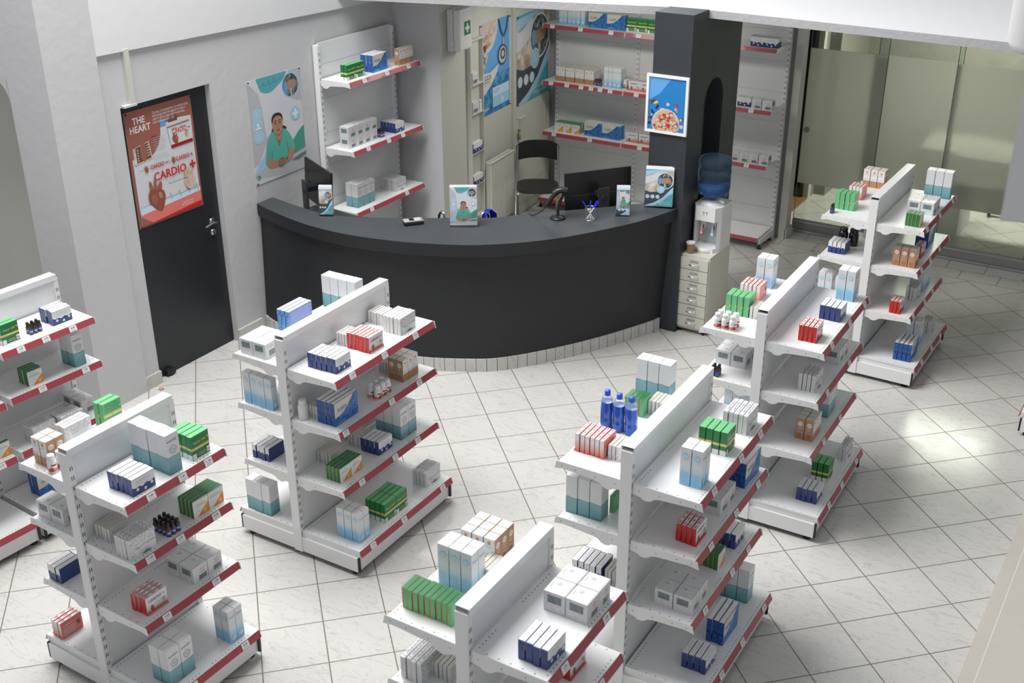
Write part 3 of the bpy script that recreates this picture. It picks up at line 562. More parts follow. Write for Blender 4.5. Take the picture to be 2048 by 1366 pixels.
PLACED = [
    (1, 'R', 1, 'navy', 5, 1, 0.325, 0.083),
    (1, 'R', 1, 'nowgo', 4, 1, 0.326, 0.296),
    (1, 'R', 1, 'aspirin', 4, 1, 0.322, 0.438),
    (1, 'R', 2, 'plain', 5, 1, 0.141, 0.058),
    (1, 'R', 2, 'digevit', 4, 1, 0.322, 0.015),
    (1, 'R', 2, 'amber', 4, 3, 0.331, 0.229),
    (1, 'R', 2, 'vitc', 4, 2, 0.319, 0.4),
    (1, 'R', 3, 'cardio', 4, 1, 0.303, 0.066),
    (1, 'R', 3, 'cube', 2, 2, 0.312, 0.348),
    (1, 'R', 0, 'nowgo', 2, 2, 0.387, 0.069),
    (1, 'R', 0, 'soul', 2, 2, 0.407, 0.443),
    (1, 'L', 1, 'orange', 2, 2, 0.297, 0.043),
    (1, 'L', 1, 'pillb', 1, 2, 0.179, 0.013),
    (1, 'L', 1, 'digevit', 3, 1, 0.352, 0.213),
    (1, 'L', 1, 'aspirin', 2, 1, 0.343, 0.431),
    (1, 'L', 2, 'cube', 2, 1, 0.337, 0.033),
    (1, 'L', 3, 'navy', 3, 1, 0.331, 0.013),
    (1, 'L', 0, 'cardio', 3, 1, 0.408, 0.016),
    (2, 'R', 1, 'navy', 6, 1, 0.3, 0.083),
    (2, 'R', 1, 'plain', 4, 1, 0.147, 0.377),
    (2, 'R', 1, 'cardio', 6, 1, 0.303, 0.372),
    (2, 'R', 1, 'plain', 5, 1, 0.143, 0.696),
    (2, 'R', 1, 'digevit', 5, 1, 0.31, 0.647),
    (2, 'R', 2, 'bigb', 1, 1, 0.107, 0.018),
    (2, 'R', 2, 'plain', 3, 1, 0.154, 0.073),
    (2, 'R', 2, 'sleep', 4, 1, 0.295, 0.057),
    (2, 'R', 2, 'pillb', 2, 3, 0.319, 0.404),
    (2, 'R', 2, 'plain', 4, 2, 0.174, 0.698),
    (2, 'R', 2, 'orange', 2, 3, 0.302, 0.665),
    (2, 'R', 3, 'plain', 6, 1, 0.124, 0.183),
    (2, 'R', 3, 'vitc', 4, 2, 0.289, 0.068),
    (2, 'R', 3, 'plain', 5, 1, 0.152, 0.423),
    (2, 'R', 3, 'navy', 4, 1, 0.292, 0.412),
    (2, 'R', 3, 'nowgo', 3, 2, 0.298, 0.623),
    (2, 'R', 0, 'soul', 3, 2, 0.397, 0.066),
    (2, 'R', 0, 'aspirin', 4, 2, 0.399, 0.3),
    (2, 'R', 0, 'digevit', 4, 1, 0.385, 0.732),
    (2, 'L', 1, 'cube', 2, 2, 0.324, 0.024),
    (2, 'L', 1, 'sleep', 3, 1, 0.332, 0.341),
    (2, 'L', 1, 'nowgo', 4, 1, 0.335, 0.747),
    (2, 'L', 2, 'soul', 4, 1, 0.33, 0.019),
    (2, 'L', 3, 'navy', 4, 1, 0.331, 0.037),
    (2, 'L', 0, 'nowgo', 3, 1, 0.401, 0.015),
    (3, 'R', 1, 'soul', 2, 2, 0.312, 0.103),
    (3, 'R', 1, 'aspirin', 4, 1, 0.302, 0.425),
    (3, 'R', 1, 'digevit', 5, 1, 0.313, 0.659),
    (3, 'R', 2, 'cardio', 4, 1, 0.309, 0.103),
    (3, 'R', 2, 'cube', 2, 2, 0.312, 0.387),
    (3, 'R', 2, 'sleep', 3, 1, 0.327, 0.674),
    (3, 'R', 3, 'cube', 2, 2, 0.326, 0.066),
    (3, 'R', 3, 'vitc', 4, 1, 0.301, 0.454),
    (3, 'R', 3, 'navy', 3, 1, 0.31, 0.658),
    (3, 'R', 0, 'navy', 4, 1, 0.392, 0.141),
    (3, 'R', 0, 'sleep', 3, 1, 0.387, 0.381),
    (3, 'R', 0, 'nowgo', 3, 1, 0.37, 0.751),
    (3, 'L', 1, 'cardio', 6, 1, 0.329, 0.117),
    (3, 'L', 1, 'plain', 3, 1, 0.164, 0.134),
    (3, 'L', 1, 'mouth', 3, 1, 0.337, 0.365),
    (3, 'L', 1, 'vitc', 4, 1, 0.291, 0.565),
    (3, 'L', 1, 'plain', 4, 1, 0.188, 0.617),
    (3, 'L', 1, 'nowgo', 3, 1, 0.331, 0.776),
    (3, 'L', 2, 'nowgo', 3, 1, 0.339, 0.057),
    (3, 'L', 2, 'vitc', 1, 1, 0.156, 0.151),
    (3, 'L', 3, 'navy', 5, 1, 0.306, 0.072),
    (3, 'L', 3, 'plain', 3, 1, 0.139, 0.089),
    (4, 'R', 1, 'cardio', 4, 1, 0.282, 0.103),
    (4, 'R', 1, 'navy', 4, 1, 0.316, 0.446),
    (4, 'R', 1, 'soul', 2, 2, 0.296, 0.772),
    (4, 'R', 2, 'digevit', 4, 1, 0.303, 0.118),
    (4, 'R', 2, 'cube', 2, 2, 0.319, 0.535),
    (4, 'R', 3, 'orange', 2, 3, 0.311, 0.178),
    (4, 'R', 3, 'nowgo', 2, 2, 0.302, 0.502),
    (4, 'R', 0, 'navy', 4, 1, 0.39, 0.129),
    (4, 'R', 0, 'aspirin', 3, 1, 0.375, 0.398),
    (4, 'R', 0, 'digevit', 2, 1, 0.399, 0.688),
    (4, 'L', 1, 'pillb', 3, 2, 0.297, 0.017),
    (4, 'L', 1, 'aspirin', 4, 1, 0.309, 0.243),
    (4, 'L', 1, 'plain', 2, 1, 0.16, 0.242),
    (4, 'L', 1, 'cardio', 5, 1, 0.318, 0.501),
    (4, 'L', 1, 'soul', 2, 2, 0.299, 0.719),
    (4, 'L', 2, 'cube', 2, 2, 0.329, 0.197),
    (4, 'L', 2, 'amber', 2, 2, 0.291, 0.021),
    (4, 'L', 3, 'soul', 3, 1, 0.275, 0.251),
    (5, 'R', 1, 'vitc', 4, 1, 0.312, 0.065),
    (5, 'R', 1, 'cube', 2, 2, 0.327, 0.363),
    (5, 'R', 1, 'nowgo', 3, 1, 0.337, 0.79),
    (5, 'R', 2, 'orange', 3, 2, 0.316, 0.085),
    (5, 'R', 2, 'cardio', 2, 1, 0.3, 0.303),
    (5, 'R', 2, 'sleep', 3, 1, 0.291, 0.527),
    (5, 'R', 3, 'cardio', 3, 1, 0.27, 0.037),
    (5, 'R', 3, 'digevit', 3, 1, 0.303, 0.333),
    (5, 'R', 3, 'soul', 2, 4, 0.306, 0.535),
    (5, 'R', 0, 'sleep', 4, 1, 0.388, 0.078),
    (5, 'R', 0, 'soul', 2, 2, 0.364, 0.406),
    (5, 'R', 0, 'digevit', 3, 1, 0.383, 0.633),
    (5, 'L', 1, 'amber', 1, 2, 0.323, 0.031),
    (5, 'L', 1, 'aspirin', 4, 1, 0.329, 0.159),
    (5, 'L', 1, 'cardio', 4, 1, 0.316, 0.434),
    (5, 'L', 1, 'orange', 3, 2, 0.314, 0.775),
    (5, 'L', 2, 'navy', 4, 1, 0.318, 0.086),
    (5, 'L', 2, 'jar', 2, 1, 0.318, 0.277),
    (5, 'L', 2, 'cube', 1, 1, 0.26, 0.511),
    (5, 'L', 3, 'soul', 2, 2, 0.355, 0.057),
    (6, 'R', 1, 'navy', 4, 1, 0.324, 0.049),
    (6, 'R', 1, 'cube', 2, 2, 0.326, 0.339),
    (6, 'R', 2, 'cardio', 3, 1, 0.258, 0.347),
    (6, 'L', 1, 'vitc', 9, 1, 0.33, 0.072),
    (6, 'L', 1, 'soul', 3, 2, 0.293, 0.261),
    (6, 'L', 1, 'plain', 3, 1, 0.172, 0.35),
    (6, 'L', 1, 'orange', 3, 3, 0.315, 0.453),
    (6, 'L', 2, 'digevit', 4, 1, 0.32, 0.032),
    (6, 'L', 2, 'plain', 5, 1, 0.229, 0.098),
    (0, 'R', 1, 'aspirin', 2, 1, 0.279, 0.067),
    (0, 'R', 1, 'amber', 2, 3, 0.283, 0.24),
    (0, 'R', 1, 'navy', 4, 1, 0.279, 0.394),
    (0, 'R', 2, 'vitc', 4, 1, 0.312, 0.154),
    (0, 'R', 2, 'nowgo', 2, 1, 0.318, 0.455),
    (0, 'R', 3, 'digevit', 4, 1, 0.336, 0.103),
    (0, 'R', 3, 'digevit', 4, 1, 0.362, 0.274),
    (0, 'R', 3, 'cube', 2, 1, 0.262, 0.479),
    (0, 'R', 0, 'sleep', 3, 1, 0.247, 0.118)
]
TAGY = {}
for (g, s, lv, k, nx, ny, xf, u) in PLACED:
    if s == 'R': TAGY.setdefault(g, {}).setdefault((s, lv), []).append(u + DIM[k][1] * ny * .5)
for g, (x, y, a, z1, z2, z3, L) in GD.items():
    RACKS[g] = (x, y, a); zs = {0: .172, 1: z1, 2: z2, 3: z3}; H = 1.398; t = {}
    for key, ys in TAGY.get(g, {}).items():
        ys = sorted(ys); keep = []
        for q in ys:
            if not keep or q - keep[-1] > .13: keep.append(q)
        t[key] = [(min(max(q, .06), L - .06), PRICES[(int(q * 37) + g * 3 + key[1] * 5) % len(PRICES)]) for q in keep]
    rack((x, y, 0), a, L, z1, z2, z3, H, LB[g], t, g)
    RACKS[g] = (x, y, a, zs)
# second bay of the wall-side rack, nearer the camera
x, y, a, z1, z2, z3, L = GD[0]
rack((x + (L + .03) * math.sin(a), y - (L + .03) * math.cos(a), 0), a, L, z1 - .004, z2 - .004, z3 - .004, 1.398, 'white display rack mostly outside the left edge of the picture', {('R', 2): [(L - .2, '2.49')], ('R', 3): [(L - .1, '2.49')]}, 7)
RACKS[7] = (x + (L + .03) * math.sin(a), y - (L + .03) * math.cos(a), a, {0: .172, 1: z1 - .004, 2: z2 - .004, 3: z3 - .004})
seen = {}
for (g, s, lv, k, nx, ny, xf, u) in PLACED:
    sgn = 1 if s == 'R' else -1; key = (g, s, lv, k); seen[key] = seen.get(key, 0) + 1
    ex = ''
    if sum(1 for q in PLACED if (q[0], q[1], q[2], q[3]) == key) > 1: ex = ['nearer', 'farther', 'third'][seen[key] - 1]
    where = LV[lv].split()[0] + (' right-side shelf, ' if s == 'R' else ' left-side shelf, ') + NM[g]
    stack(k, nx, ny, xf, u, fr_rack(g, sgn), RACKS[g][3][lv], RACKS[g][2] + (0 if sgn > 0 else PI), where, ex)
stack('vitc', 1, 1, .31, L - .10, fr_rack(7, 1), RACKS[7][3][3], RACKS[7][2], 'at the left edge of the picture')

# ================================================================== the hall
m = MB(); m.box(-9, 5, -10, 7, -.1, 0, 'floor_tile'); struct(m, 'floor')
# mezzanine floor around the void: left wing and back wing share one slab
m = MB(); zt, zb_ = 2.504, 2.446
out = [(-4.93, -.665), (-3.224, -.19), (-2.325, .06), (-2.02, .09), (.1, -.02), (4.8, -.28), (4.8, 6.4), (-8.8, 6.4), (-8.8, -.665)]
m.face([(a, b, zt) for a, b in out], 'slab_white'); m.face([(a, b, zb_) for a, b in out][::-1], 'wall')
for i in range(len(out) - 3): a, b = out[i], out[i + 1]; m.face([(*a, zb_), (*b, zb_), (*b, zt), (*a, zt)], 'slab_edge')
struct(m, 'trim_1')
# left wall with the recessed black door (opening y -2.96..-2.13)
m = MB(); xw = -4.93
def wq(y0, y1, z0, z1, x=xw, mt='wall'): m.face([(x, y0, z0), (x, y1, z0), (x, y1, z1), (x, y0, z1)], mt)
wq(-3.11, -2.96, 0, 2.446); wq(-2.13, .08, 0, 2.446); wq(-2.96, -2.13, 2.065, 2.446)
m.face([(xw, -2.13, 0), (xw - .12, -2.13, 0), (xw - .12, -2.13, 2.065), (xw, -2.13, 2.065)][::-1], 'wall'); m.face([(xw, -2.96, 0), (xw - .12, -2.96, 0), (xw - .12, -2.96, 2.065), (xw, -2.96, 2.065)], 'wall')
m.face([(xw, -2.96, 2.065), (xw, -2.13, 2.065), (xw - .12, -2.13, 2.065), (xw - .12, -2.96, 2.065)], 'wall'); wq(-2.96, -2.13, 0, 2.1, xw - .13)
# the upper wall stands a little proud of the lower one
up_ = [(-3.11, 2.44), (-2.2, 2.415), (-.785, 2.375), (-.45, 2.368), (.08, 2.36)]; xu = xw + .025
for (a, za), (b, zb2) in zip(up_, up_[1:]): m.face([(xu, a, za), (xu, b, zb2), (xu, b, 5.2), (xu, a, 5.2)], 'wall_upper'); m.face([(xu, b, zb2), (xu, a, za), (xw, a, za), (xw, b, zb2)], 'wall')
struct(m, 'wall_left')
# pilaster and the arched alcove wall to its left
m = MB(); zp = 5.2; px0 = -4.915; py0 = -3.50
m.box(-5.29, px0 + .012, py0 - .02, -3.11, 0, zp, 'wall')
ax0, ax1, az, R = -6.9, -5.292, 2.33, .16      # alcove opening in the wall facing the room
m.box(-9, -5.291, py0 - .02, py0, az, zp, 'wall'); m.box(-9, ax0, py0 - .02, py0, 0, az, 'wall')
arc = [(ax1 - R + R * math.cos(t), az - R + R * math.sin(t)) for t in [k * PI / 16 for k in range(9)]]
m.face([(ax1 - .002, py0 - .021, az)] + [(a, py0 - .02, b) for a, b in arc], 'wall')
m.box(-9, -5.291, py0 + .37, py0 + .389, 0, 3, 'wall_beige')
struct(m, 'wall_alcove')
m = MB(); m.box(-8.8, -8.7, -10, 6.4, 0, 6, 'wall'); struct(m, 'wall_far_left')
for n, q in (('baseboard_left', [(-3.105, -2.955), (-2.135, -1.86)]),):
    m = MB()
    for a, b in q: m.box(xw, xw + .018, a, b, 0, .10, 'marble')
    struct(m, n)
# pier beyond the wall shelf, then the slightly angled wall with poster, radiator and door
kw = -.092
def WX(y): return -4.44 + kw * (y - .1)
m = MB(); m.face([(-4.95, .08, 0), (-4.44, .08, 0), (-4.44, .08, 2.446), (-4.95, .08, 2.446)], 'wall')
m.face([(-4.44, .08, 0), (WX(2.4), 2.4, 0), (WX(2.4), 2.4, 2.446), (-4.44, .08, 2.446)], 'wall_beige'); struct(m, 'wall_angled')
wu = Vector((kw, 1, 0)).normalized(); wn = Vector((1, -kw, 0)).normalized()
def WP(y, z, off=0): return Vector((WX(y), y, z)) + wn * off
m = MB(); m.box(-4.9, -2.002, 2.36, 2.46, 0, 2.446, 'wall'); m.box(-2.001, -1.999, 2.36, 2.46, 0, 2.446, 'wall_beige'); struct(m, 'wall_back')
m = MB(); m.box(-1.998, -1.98, 2.30, 2.47, 0, .10, 'marble'); m.box(-2.06, -1.99, 2.30, 2.36, 0, 2.44, 'wall_beige'); struct(m, 'baseboard_back')
# room behind the glass
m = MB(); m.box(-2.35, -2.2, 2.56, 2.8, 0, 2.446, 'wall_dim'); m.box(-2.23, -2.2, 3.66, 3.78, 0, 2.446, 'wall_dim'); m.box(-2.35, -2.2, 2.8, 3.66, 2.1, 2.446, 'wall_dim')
m.box(-2.35, -2.08, 3.78, 4.9, 0, 2.446, 'wall_dim'); m.box(-2.2, 4.8, 4.85, 5.0, 0, 2.446, 'wall_dim'); m.box(-3.4, -3.3, 2.6, 4, 0, 2.4, 'slot'); m.box(-3.3, -2.36, 3.9, 3.95, 0, 2.4, 'slot'); m.box(-3.3, -2.24, 2.56, 3.9, 2.2, 2.25, 'slot'); struct(m, 'wall_glass_room')  # near-black boxes paint in the darkness beyond the doorway
m = MB(); m.box(-2.25, -2.195, 2.8, 2.86, 0, 2.1, 'wood'); m.box(-2.25, -2.195, 3.58, 3.66, 0, 2.1, 'wall_beige'); m.box(-2.25, -2.195, 2.86, 3.58, .0, .02, 'wood'); m.box(-3.3, -2.25, 2.6, 3.66, .0, .006, 'wood'); struct(m, 'door_3')
# white cornice end and the white hanging panel at the right edge, close to the camera
cr, cu = rgt, Vector((0, 0, 1)); dn = Vector((rgt.y, -rgt.x, 0)).normalized() * -1
m = MB(); c = Vector((.79, -4.43, 3.30)) + Vector((.85, .52, 0)) * .18
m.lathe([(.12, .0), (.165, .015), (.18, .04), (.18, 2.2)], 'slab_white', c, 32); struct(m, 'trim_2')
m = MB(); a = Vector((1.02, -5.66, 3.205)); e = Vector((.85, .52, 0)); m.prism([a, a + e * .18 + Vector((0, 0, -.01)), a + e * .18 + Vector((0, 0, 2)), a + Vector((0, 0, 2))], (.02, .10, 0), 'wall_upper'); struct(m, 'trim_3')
# beige stone step bottom right
m = MB(); m.box(.90, 4.6, -9.6, -1.0, 0, .10, 'beige_stone'); m.box(.885, .90, -9.6, -1.0, 0, .094, 'beige_stone'); m.box(.955, .962, -9.6, -1.0, .10, .1006, 'cream'); struct(m, 'trim_4')

# ------------------------------------------------------------------ doors
d = bpy.data.objects.new('door_1', None); COL.objects.link(d); d['kind'] = 'structure'; d.location = (-5.0, -2.545, 0)
m = MB(); m.box(-.02, .02, -.41, .412, .008, 2.06, 'door_black'); m.obj('door_leaf', parent=d)
m = MB(); m.lathe([(.028, 0), (.028, .006), (.022, .01)], 'steel', (.021, .325, 1.03), 18, (1, 0, 0)); m.tube([(.03, .325, 1.03), (.07, .325, 1.03), (.072, .30, 1.035), (.07, .26, 1.03), (.066, .215, 1.02)], .009, 'steel'); m.obj('door_handle', parent=d)
m = MB(); m.lathe([(.026, 0), (.026, .006), (.018, .012), (.0, .014)], 'steel', (.021, .325, .945), 18, (1, 0, 0)); m.box(.034, .038, .32, .33, .935, .955, 'slot'); m.obj('lock', parent=d)
m = MB(); m.box(.02, .06, -.33, -.25, .012, .05, 'rubber'); m.lathe([(.02, 0), (.018, .03)], 'rubber', (.045, -.29, .0), 12); m.obj('door_stop', parent=d)
d = bpy.data.objects.new('door_2', None); COL.objects.link(d); d['kind'] = 'structure'; y0, y1 = 1.44, 2.28; d.location = WP(y0, 0)
d.rotation_euler = (0, 0, math.atan2(-kw, 1))
Ld = (y1 - y0) * 1.004
m = MB(); m.box(.0, .03, 0, .05, 0, 2.12, 'wall_beige'); m.box(.0, .03, Ld - .04, Ld, 0, 2.12, 'wall_beige'); m.box(0, .03, .05, Ld - .04, 2.07, 2.12, 'wall_beige'); m.obj('door_frame', parent=d)
m = MB(); m.box(.004, .022, .055, Ld - .045, .01, 2.065, 'cream'); m.box(.022, .03, .12, Ld - .11, .12, .13, 'wall_beige'); m.box(.022, .026, .12, .125, .12, 1.9, 'wall_beige'); m.box(.022, .026, Ld - .115, Ld - .11, .12, 1.9, 'wall_beige'); m.box(.022, .026, .12, Ld - .11, .30, .305, 'wall_beige'); m.obj('door_leaf', parent=d)
m = MB(); m.box(.022, .028, .065, .10, .86, 1.14, 'cream'); m.tube([(.028, .08, 1.03), (.065, .08, 1.03), (.067, .12, 1.03), (.065, .2, 1.03)], .008, 'cream'); m.obj('door_handle', parent=d)
k = thing('key_bunch', 'small bunch of keys hanging in the lock of the white door behind the counter', 'keys', WP(1.525, .90, .03)); m = MB(); m.box(-.002, .03, -.003, .003, -.012, .012, 'steel'); m.obj('key', parent=k)
m = MB(); m.box(.02, .026, -.012, .012, -.06, -.02, 'key_yellow'); m.box(.02, .024, .005, .02, -.09, -.03, 'steel'); m.box(.016, .02, -.02, -.004, -.085, -.02, 'slot'); m.obj('key', parent=k)
# conduit above the black door
m = MB(); m.box(xw, xw + .03, -2.885, -2.845, 2.08, 2.446, 'cabinet'); m.box(xw - .001, xw + .035, -2.95, -2.84, 2.066, 2.08, 'wall'); tag(m.obj('cable_duct'), 'thin cream cable duct running up the wall from the black door', 'cable duct')

# ------------------------------------------------------------------ counter
BASE = [(-4.922, -1.80), (-4.725, -1.872), (-4.3, -1.92), (-3.846, -1.894), (-3.387, -1.777), (-3.092, -1.638), (-2.874, -1.487), (-2.625, -1.159), (-2.397, -.766), (-2.196, -.32), (-2.16, -.20)]
FRONT = [(-4.925, -1.78), (-4.662, -1.865), (-4.349, -1.939), (-4.1, -1.962), (-3.859, -1.956), (-3.6, -1.91), (-3.341, -1.837), (-2.936, -1.64), (-2.552, -1.271), (-2.236, -.739), (-2.107, -.405), (-2.06, -.195)]
BACK = [(-4.925, -1.60), (-4.469, -1.682), (-4.183, -1.671), (-3.95, -1.58), (-3.764, -1.473), (-3.569, -1.357), (-3.12, -1.076), (-2.885, -.804), (-2.62, -.53), (-2.35, -.24), (-2.31, -.20)]
def smooth_path(P, n):
    out = []
    for i in range(len(P) - 1):
        p0, p1, p2, p3 = P[max(i - 1, 0)], P[i], P[i + 1], P[min(i + 2, len(P) - 1)]
        for k in range(6):
            t = k / 6; out.append(tuple(.5 * (2 * p1[j] + (p2[j] - p0[j]) * t + (2 * p0[j] - 5 * p1[j] + 4 * p2[j] - p3[j]) * t * t + (3 * p1[j] - p0[j] - 3 * p2[j] + p3[j]) * t ** 3) for j in (0, 1)))
    out.append(P[-1]); s = [0]
    for a, b in zip(out, out[1:]): s.append(s[-1] + math.dist(a, b))
    res = []
    for i in range(n):
        q = s[-1] * i / (n - 1); j = max(k for k in range(len(s)) if s[k] <= q + 1e-9); j = min(j, len(s) - 2); f = (q - s[j]) / (s[j + 1] - s[j])
        res.append((out[j][0] + (out[j + 1][0] - out[j][0]) * f, out[j][1] + (out[j + 1][1] - out[j][1]) * f))
    return res
NC = 60; bp, fp, kp = smooth_path(BASE, NC), smooth_path(FRONT, NC), smooth_path(BACK, NC)
ct = thing('reception_counter', 'curved black reception counter with a slate-grey top and tiled foot', 'counter', (-3.4, -1.2, 0)); c0 = Vector((-3.4, -1.2, 0))
m = MB()
for i in range(NC - 1):
    a, b = bp[i], bp[i + 1]; f0, f1 = [(fp[i + q][0] * .75 + bp[i + q][0] * .25, fp[i + q][1] * .75 + bp[i + q][1] * .25) for q in (0, 1)]; ka, kb = kp[i], kp[i + 1]
    ins = lambda f, k: (f[0] + (k[0] - f[0]) * .16, f[1] + (k[1] - f[1]) * .16)
    A, B2 = ins(fp[i], kp[i]), ins(fp[i + 1], kp[i + 1]); rr = lambda p, z: tuple(Vector((*p, z)) - c0)
    m.face([rr(a, .10), rr(b, .10), rr(B2, .965), rr(A, .965)], 'black_paint', True)
    m.face([rr(kb, 0), rr(ka, 0), rr(ka, .965), rr(kb, .965)], 'black_paint', True)
m.obj('body', parent=ct)
m = MB()
for i in range(NC - 1):
    a, b, ka, kb = fp[i], fp[i + 1], kp[i], kp[i + 1]; rr = lambda p, z: tuple(Vector((*p, z)) - c0)
    m.face([rr(a, 1.05), rr(b, 1.05), rr(kb, 1.05), rr(ka, 1.05)], 'black_top'); m.face([rr(a, .955), rr(b, .955), rr(b, 1.05), rr(a, 1.05)], 'black_paint', True)
    m.face([rr(kb, .955), rr(ka, .955), rr(ka, 1.05), rr(kb, 1.05)], 'black_paint', True); m.face([rr(b, .955), rr(a, .955), rr(ka, .955), rr(kb, .955)], 'black_paint')
m.face([rr(fp[0], .955), rr(fp[0], 1.05), rr(kp[0], 1.05), rr(kp[0], .955)], 'black_paint'); m.face([rr(fp[-1], .955), rr(kp[-1], .955), rr(kp[-1], 1.05), rr(fp[-1], 1.05)], 'black_paint')
m.obj('counter_top', parent=ct)
m = MB(); tp_ = smooth_path(BASE, 47)
for i in range(46):
    a, b = Vector((*tp_[i], 0)), Vector((*tp_[i + 1], 0)); dd = (b - a).normalized(); n_ = Vector((dd.y, -dd.x, 0)); a2, b2 = a + dd * .0015, b - dd * .0015; o = n_ * .012 - c0; i_ = n_ * .002 - c0
    z = Vector((0, 0, .105)); m.face([a2 + o, b2 + o, b2 + o + z, a2 + o + z], 'marble'); m.face([a2 + o + z, b2 + o + z, b2 + i_ + z - n_ * .02, a2 + i_ + z - n_ * .02], 'marble'); m.face([a + i_, b + i_, b + i_ + z * .98, a + i_ + z * .98], 'ink_grey')
m.obj('tile_skirting', parent=ct)
# staff desk behind the counter, carrying the monitors
dk = MB(); inner = [(p[0] + (c[0] - p[0]) * 1, p[1] + (c[1] - p[1]) * 1) for p, c in zip(kp, kp)]
off = []
for i in range(NC):
    a, b = kp[max(i - 1, 0)], kp[min(i + 1, NC - 1)]; dx, dy = b[0] - a[0], b[1] - a[1]; l = math.hypot(dx, dy); off.append((kp[i][0] - dy / l * .42, kp[i][1] + dx / l * .42))
for i in range(1, NC - 3):
    for z, rev in ((.90, 0), (.875, 1)):
        q = [(*kp[i], z), (*kp[i + 1], z), (*off[i + 1], z), (*off[i], z)]; dk.face(q[::-1] if rev else q, 'black_top')
    dk.face([(*off[i + 1], .875), (*off[i], .875), (*off[i], .90), (*off[i + 1], .90)], 'black_paint')
dk.v = [tuple(Vector(v) - c0) for v in dk.v]; dk.obj('desk_top', parent=ct)
for i in (4, 28, 52):
    q = MB(); a, b = Vector((*kp[i], 0)), Vector((*off[i], 0)); q.obox((a * .45 + b * .55) + Vector((0, 0, .4375)), (b - a) * .40, Vector((-(b - a).y, (b - a).x, 0)).normalized() * .01, Vector((0, 0, .4375)), 'black_paint'); q.v = [tuple(Vector(v) - c0) for v in q.v]; q.obj('desk_panel', parent=ct)

# ------------------------------------------------------------------ black column with arched niche
m = MB(); x0, x1, y0, y1, zt2 = -2.325, -2.02, -.187, .79, 2.508; ys = .085
na, nb, nz, nr, nd = .112, .485, 1.78, .1865, .14
m.face([(x0, y0, 0), (x1, y0, 0), (x1, y0, zt2), (x0, y0, zt2)], 'column_paint'); m.face([(x0, y1, 0), (x0, y0, 0), (x0, y0, 2.444), (x0, y1, 2.444)], 'column_paint'); m.face([(x0, ys, 2.44), (x0, y0, 2.44), (x0, y0, zt2), (x0, ys, zt2)], 'column_paint')
m.face([(x1, y1, 0), (x0, y1, 0), (x0, y1, 2.444), (x1, y1, 2.444)], 'column_paint'); m.face([(x0, y0, zt2), (x1, y0, zt2), (x1, ys, zt2), (x0, ys - .02, zt2)], 'black_top')
m.face([(x1, y0, 0), (x1, na, 0), (x1, na, 2.444), (x1, y0, 2.444)], 'column_paint'); m.face([(x1, y0, 2.444), (x1, ys, 2.444), (x1, ys, zt2), (x1, y0, zt2)], 'column_paint'); m.face([(x1, nb, 0), (x1, y1, 0), (x1, y1, 2.444), (x1, nb, 2.444)], 'column_paint')
m.face([(x1, na, 0), (x1, nb, 0), (x1, nb, .95), (x1, na, .95)], 'column_paint')
mid = (na + nb) / 2; arc = [(mid + nr * math.cos(t), nz + nr * math.sin(t)) for t in [PI - k * PI / 16 for k in range(17)]]
for p, q in zip(arc, arc[1:]):
    m.face([(x1, p[0], p[1]), (x1, q[0], q[1]), (x1, q[0], 2.444), (x1, p[0], 2.444)], 'column_paint'); m.face([(x1, q[0], q[1]), (x1, p[0], p[1]), (x1 - nd, p[0], p[1]), (x1 - nd, q[0], q[1])], 'column_paint', True)
m.face([(x1 - nd, na, .95), (x1 - nd, nb, .95), (x1 - nd, nb, nz)] + [(x1 - nd, a, b) for a, b in arc[::-1]], 'column_paint')
m.face([(x1, na, .95), (x1 - nd, na, .95), (x1 - nd, na, nz), (x1, na, nz)][::-1], 'column_paint'); m.face([(x1, nb, .95), (x1 - nd, nb, .95), (x1 - nd, nb, nz), (x1, nb, nz)], 'column_paint'); m.face([(x1, na, .95), (x1, nb, .95), (x1 - nd, nb, .95), (x1 - nd, na, .95)], 'column_paint')
struct(m, 'wall_column')

# ------------------------------------------------------------------ sliding glass partition
def pane(n, xa, xb, y):
    o = bpy.data.objects.new(n, None); COL.objects.link(o); o['kind'] = 'structure'; o.location = ((xa + xb) / 2, y, 0); h = (xb - xa) / 2
    g = MB(); g.box(-h, h, -.004, .004, .12, .49, 'glass_clear'); g.obj('lower_glass', parent=o); g = MB(); g.box(-h, h, -.004, .004, .491, 1.785, 'glass_frosted'); g.obj('frosted_glass', parent=o)
    g = MB(); g.box(-h, h, -.004, .004, 1.786, 2.44, 'glass_clear'); g.obj('upper_glass', parent=o)
    g = MB(); g.box(-h, -h + .004, -.006, .006, .12, 2.44, 'slate'); g.box(h - .004, h, -.006, .006, .12, 2.44, 'slate'); g.obj('glass_edge', parent=o)
    g = MB(); g.box(-h, h, -.02, .02, .015, .12, 'alu'); g.box(-h, h, -.026, -.02, .10, .108, 'chrome'); g.obj('bottom_rail', parent=o); return o
w1 = pane('window_1', -2.02, -1.30, 2.60); g = MB(); g.lathe([(.028, 0), (.028, .01), (.022, .012)], 'steel', (-.315, -.018, 1.02), 18, (0, 1, 0)); g.obj('finger_pull', parent=w1)
pane('window_2', -1.40, -.66, 2.64); pane('window_3', -.70, .16, 2.60); pane('window_4', .12, 1.0, 2.64); pane('window_5', .96, 1.9, 2.60)
m = MB(); m.box(-1.99, 3.0, 2.555, 2.68, 0, .012, 'alu'); m.box(-1.99, 3.0, 2.565, 2.57, .012, .024, 'chrome'); m.box(-1.99, 3.0, 2.655, 2.66, .012, .03, 'alu'); m.box(-1.99, 3.0, 2.56, 2.68, 2.40, 2.446, 'alu'); struct(m, 'trim_5')
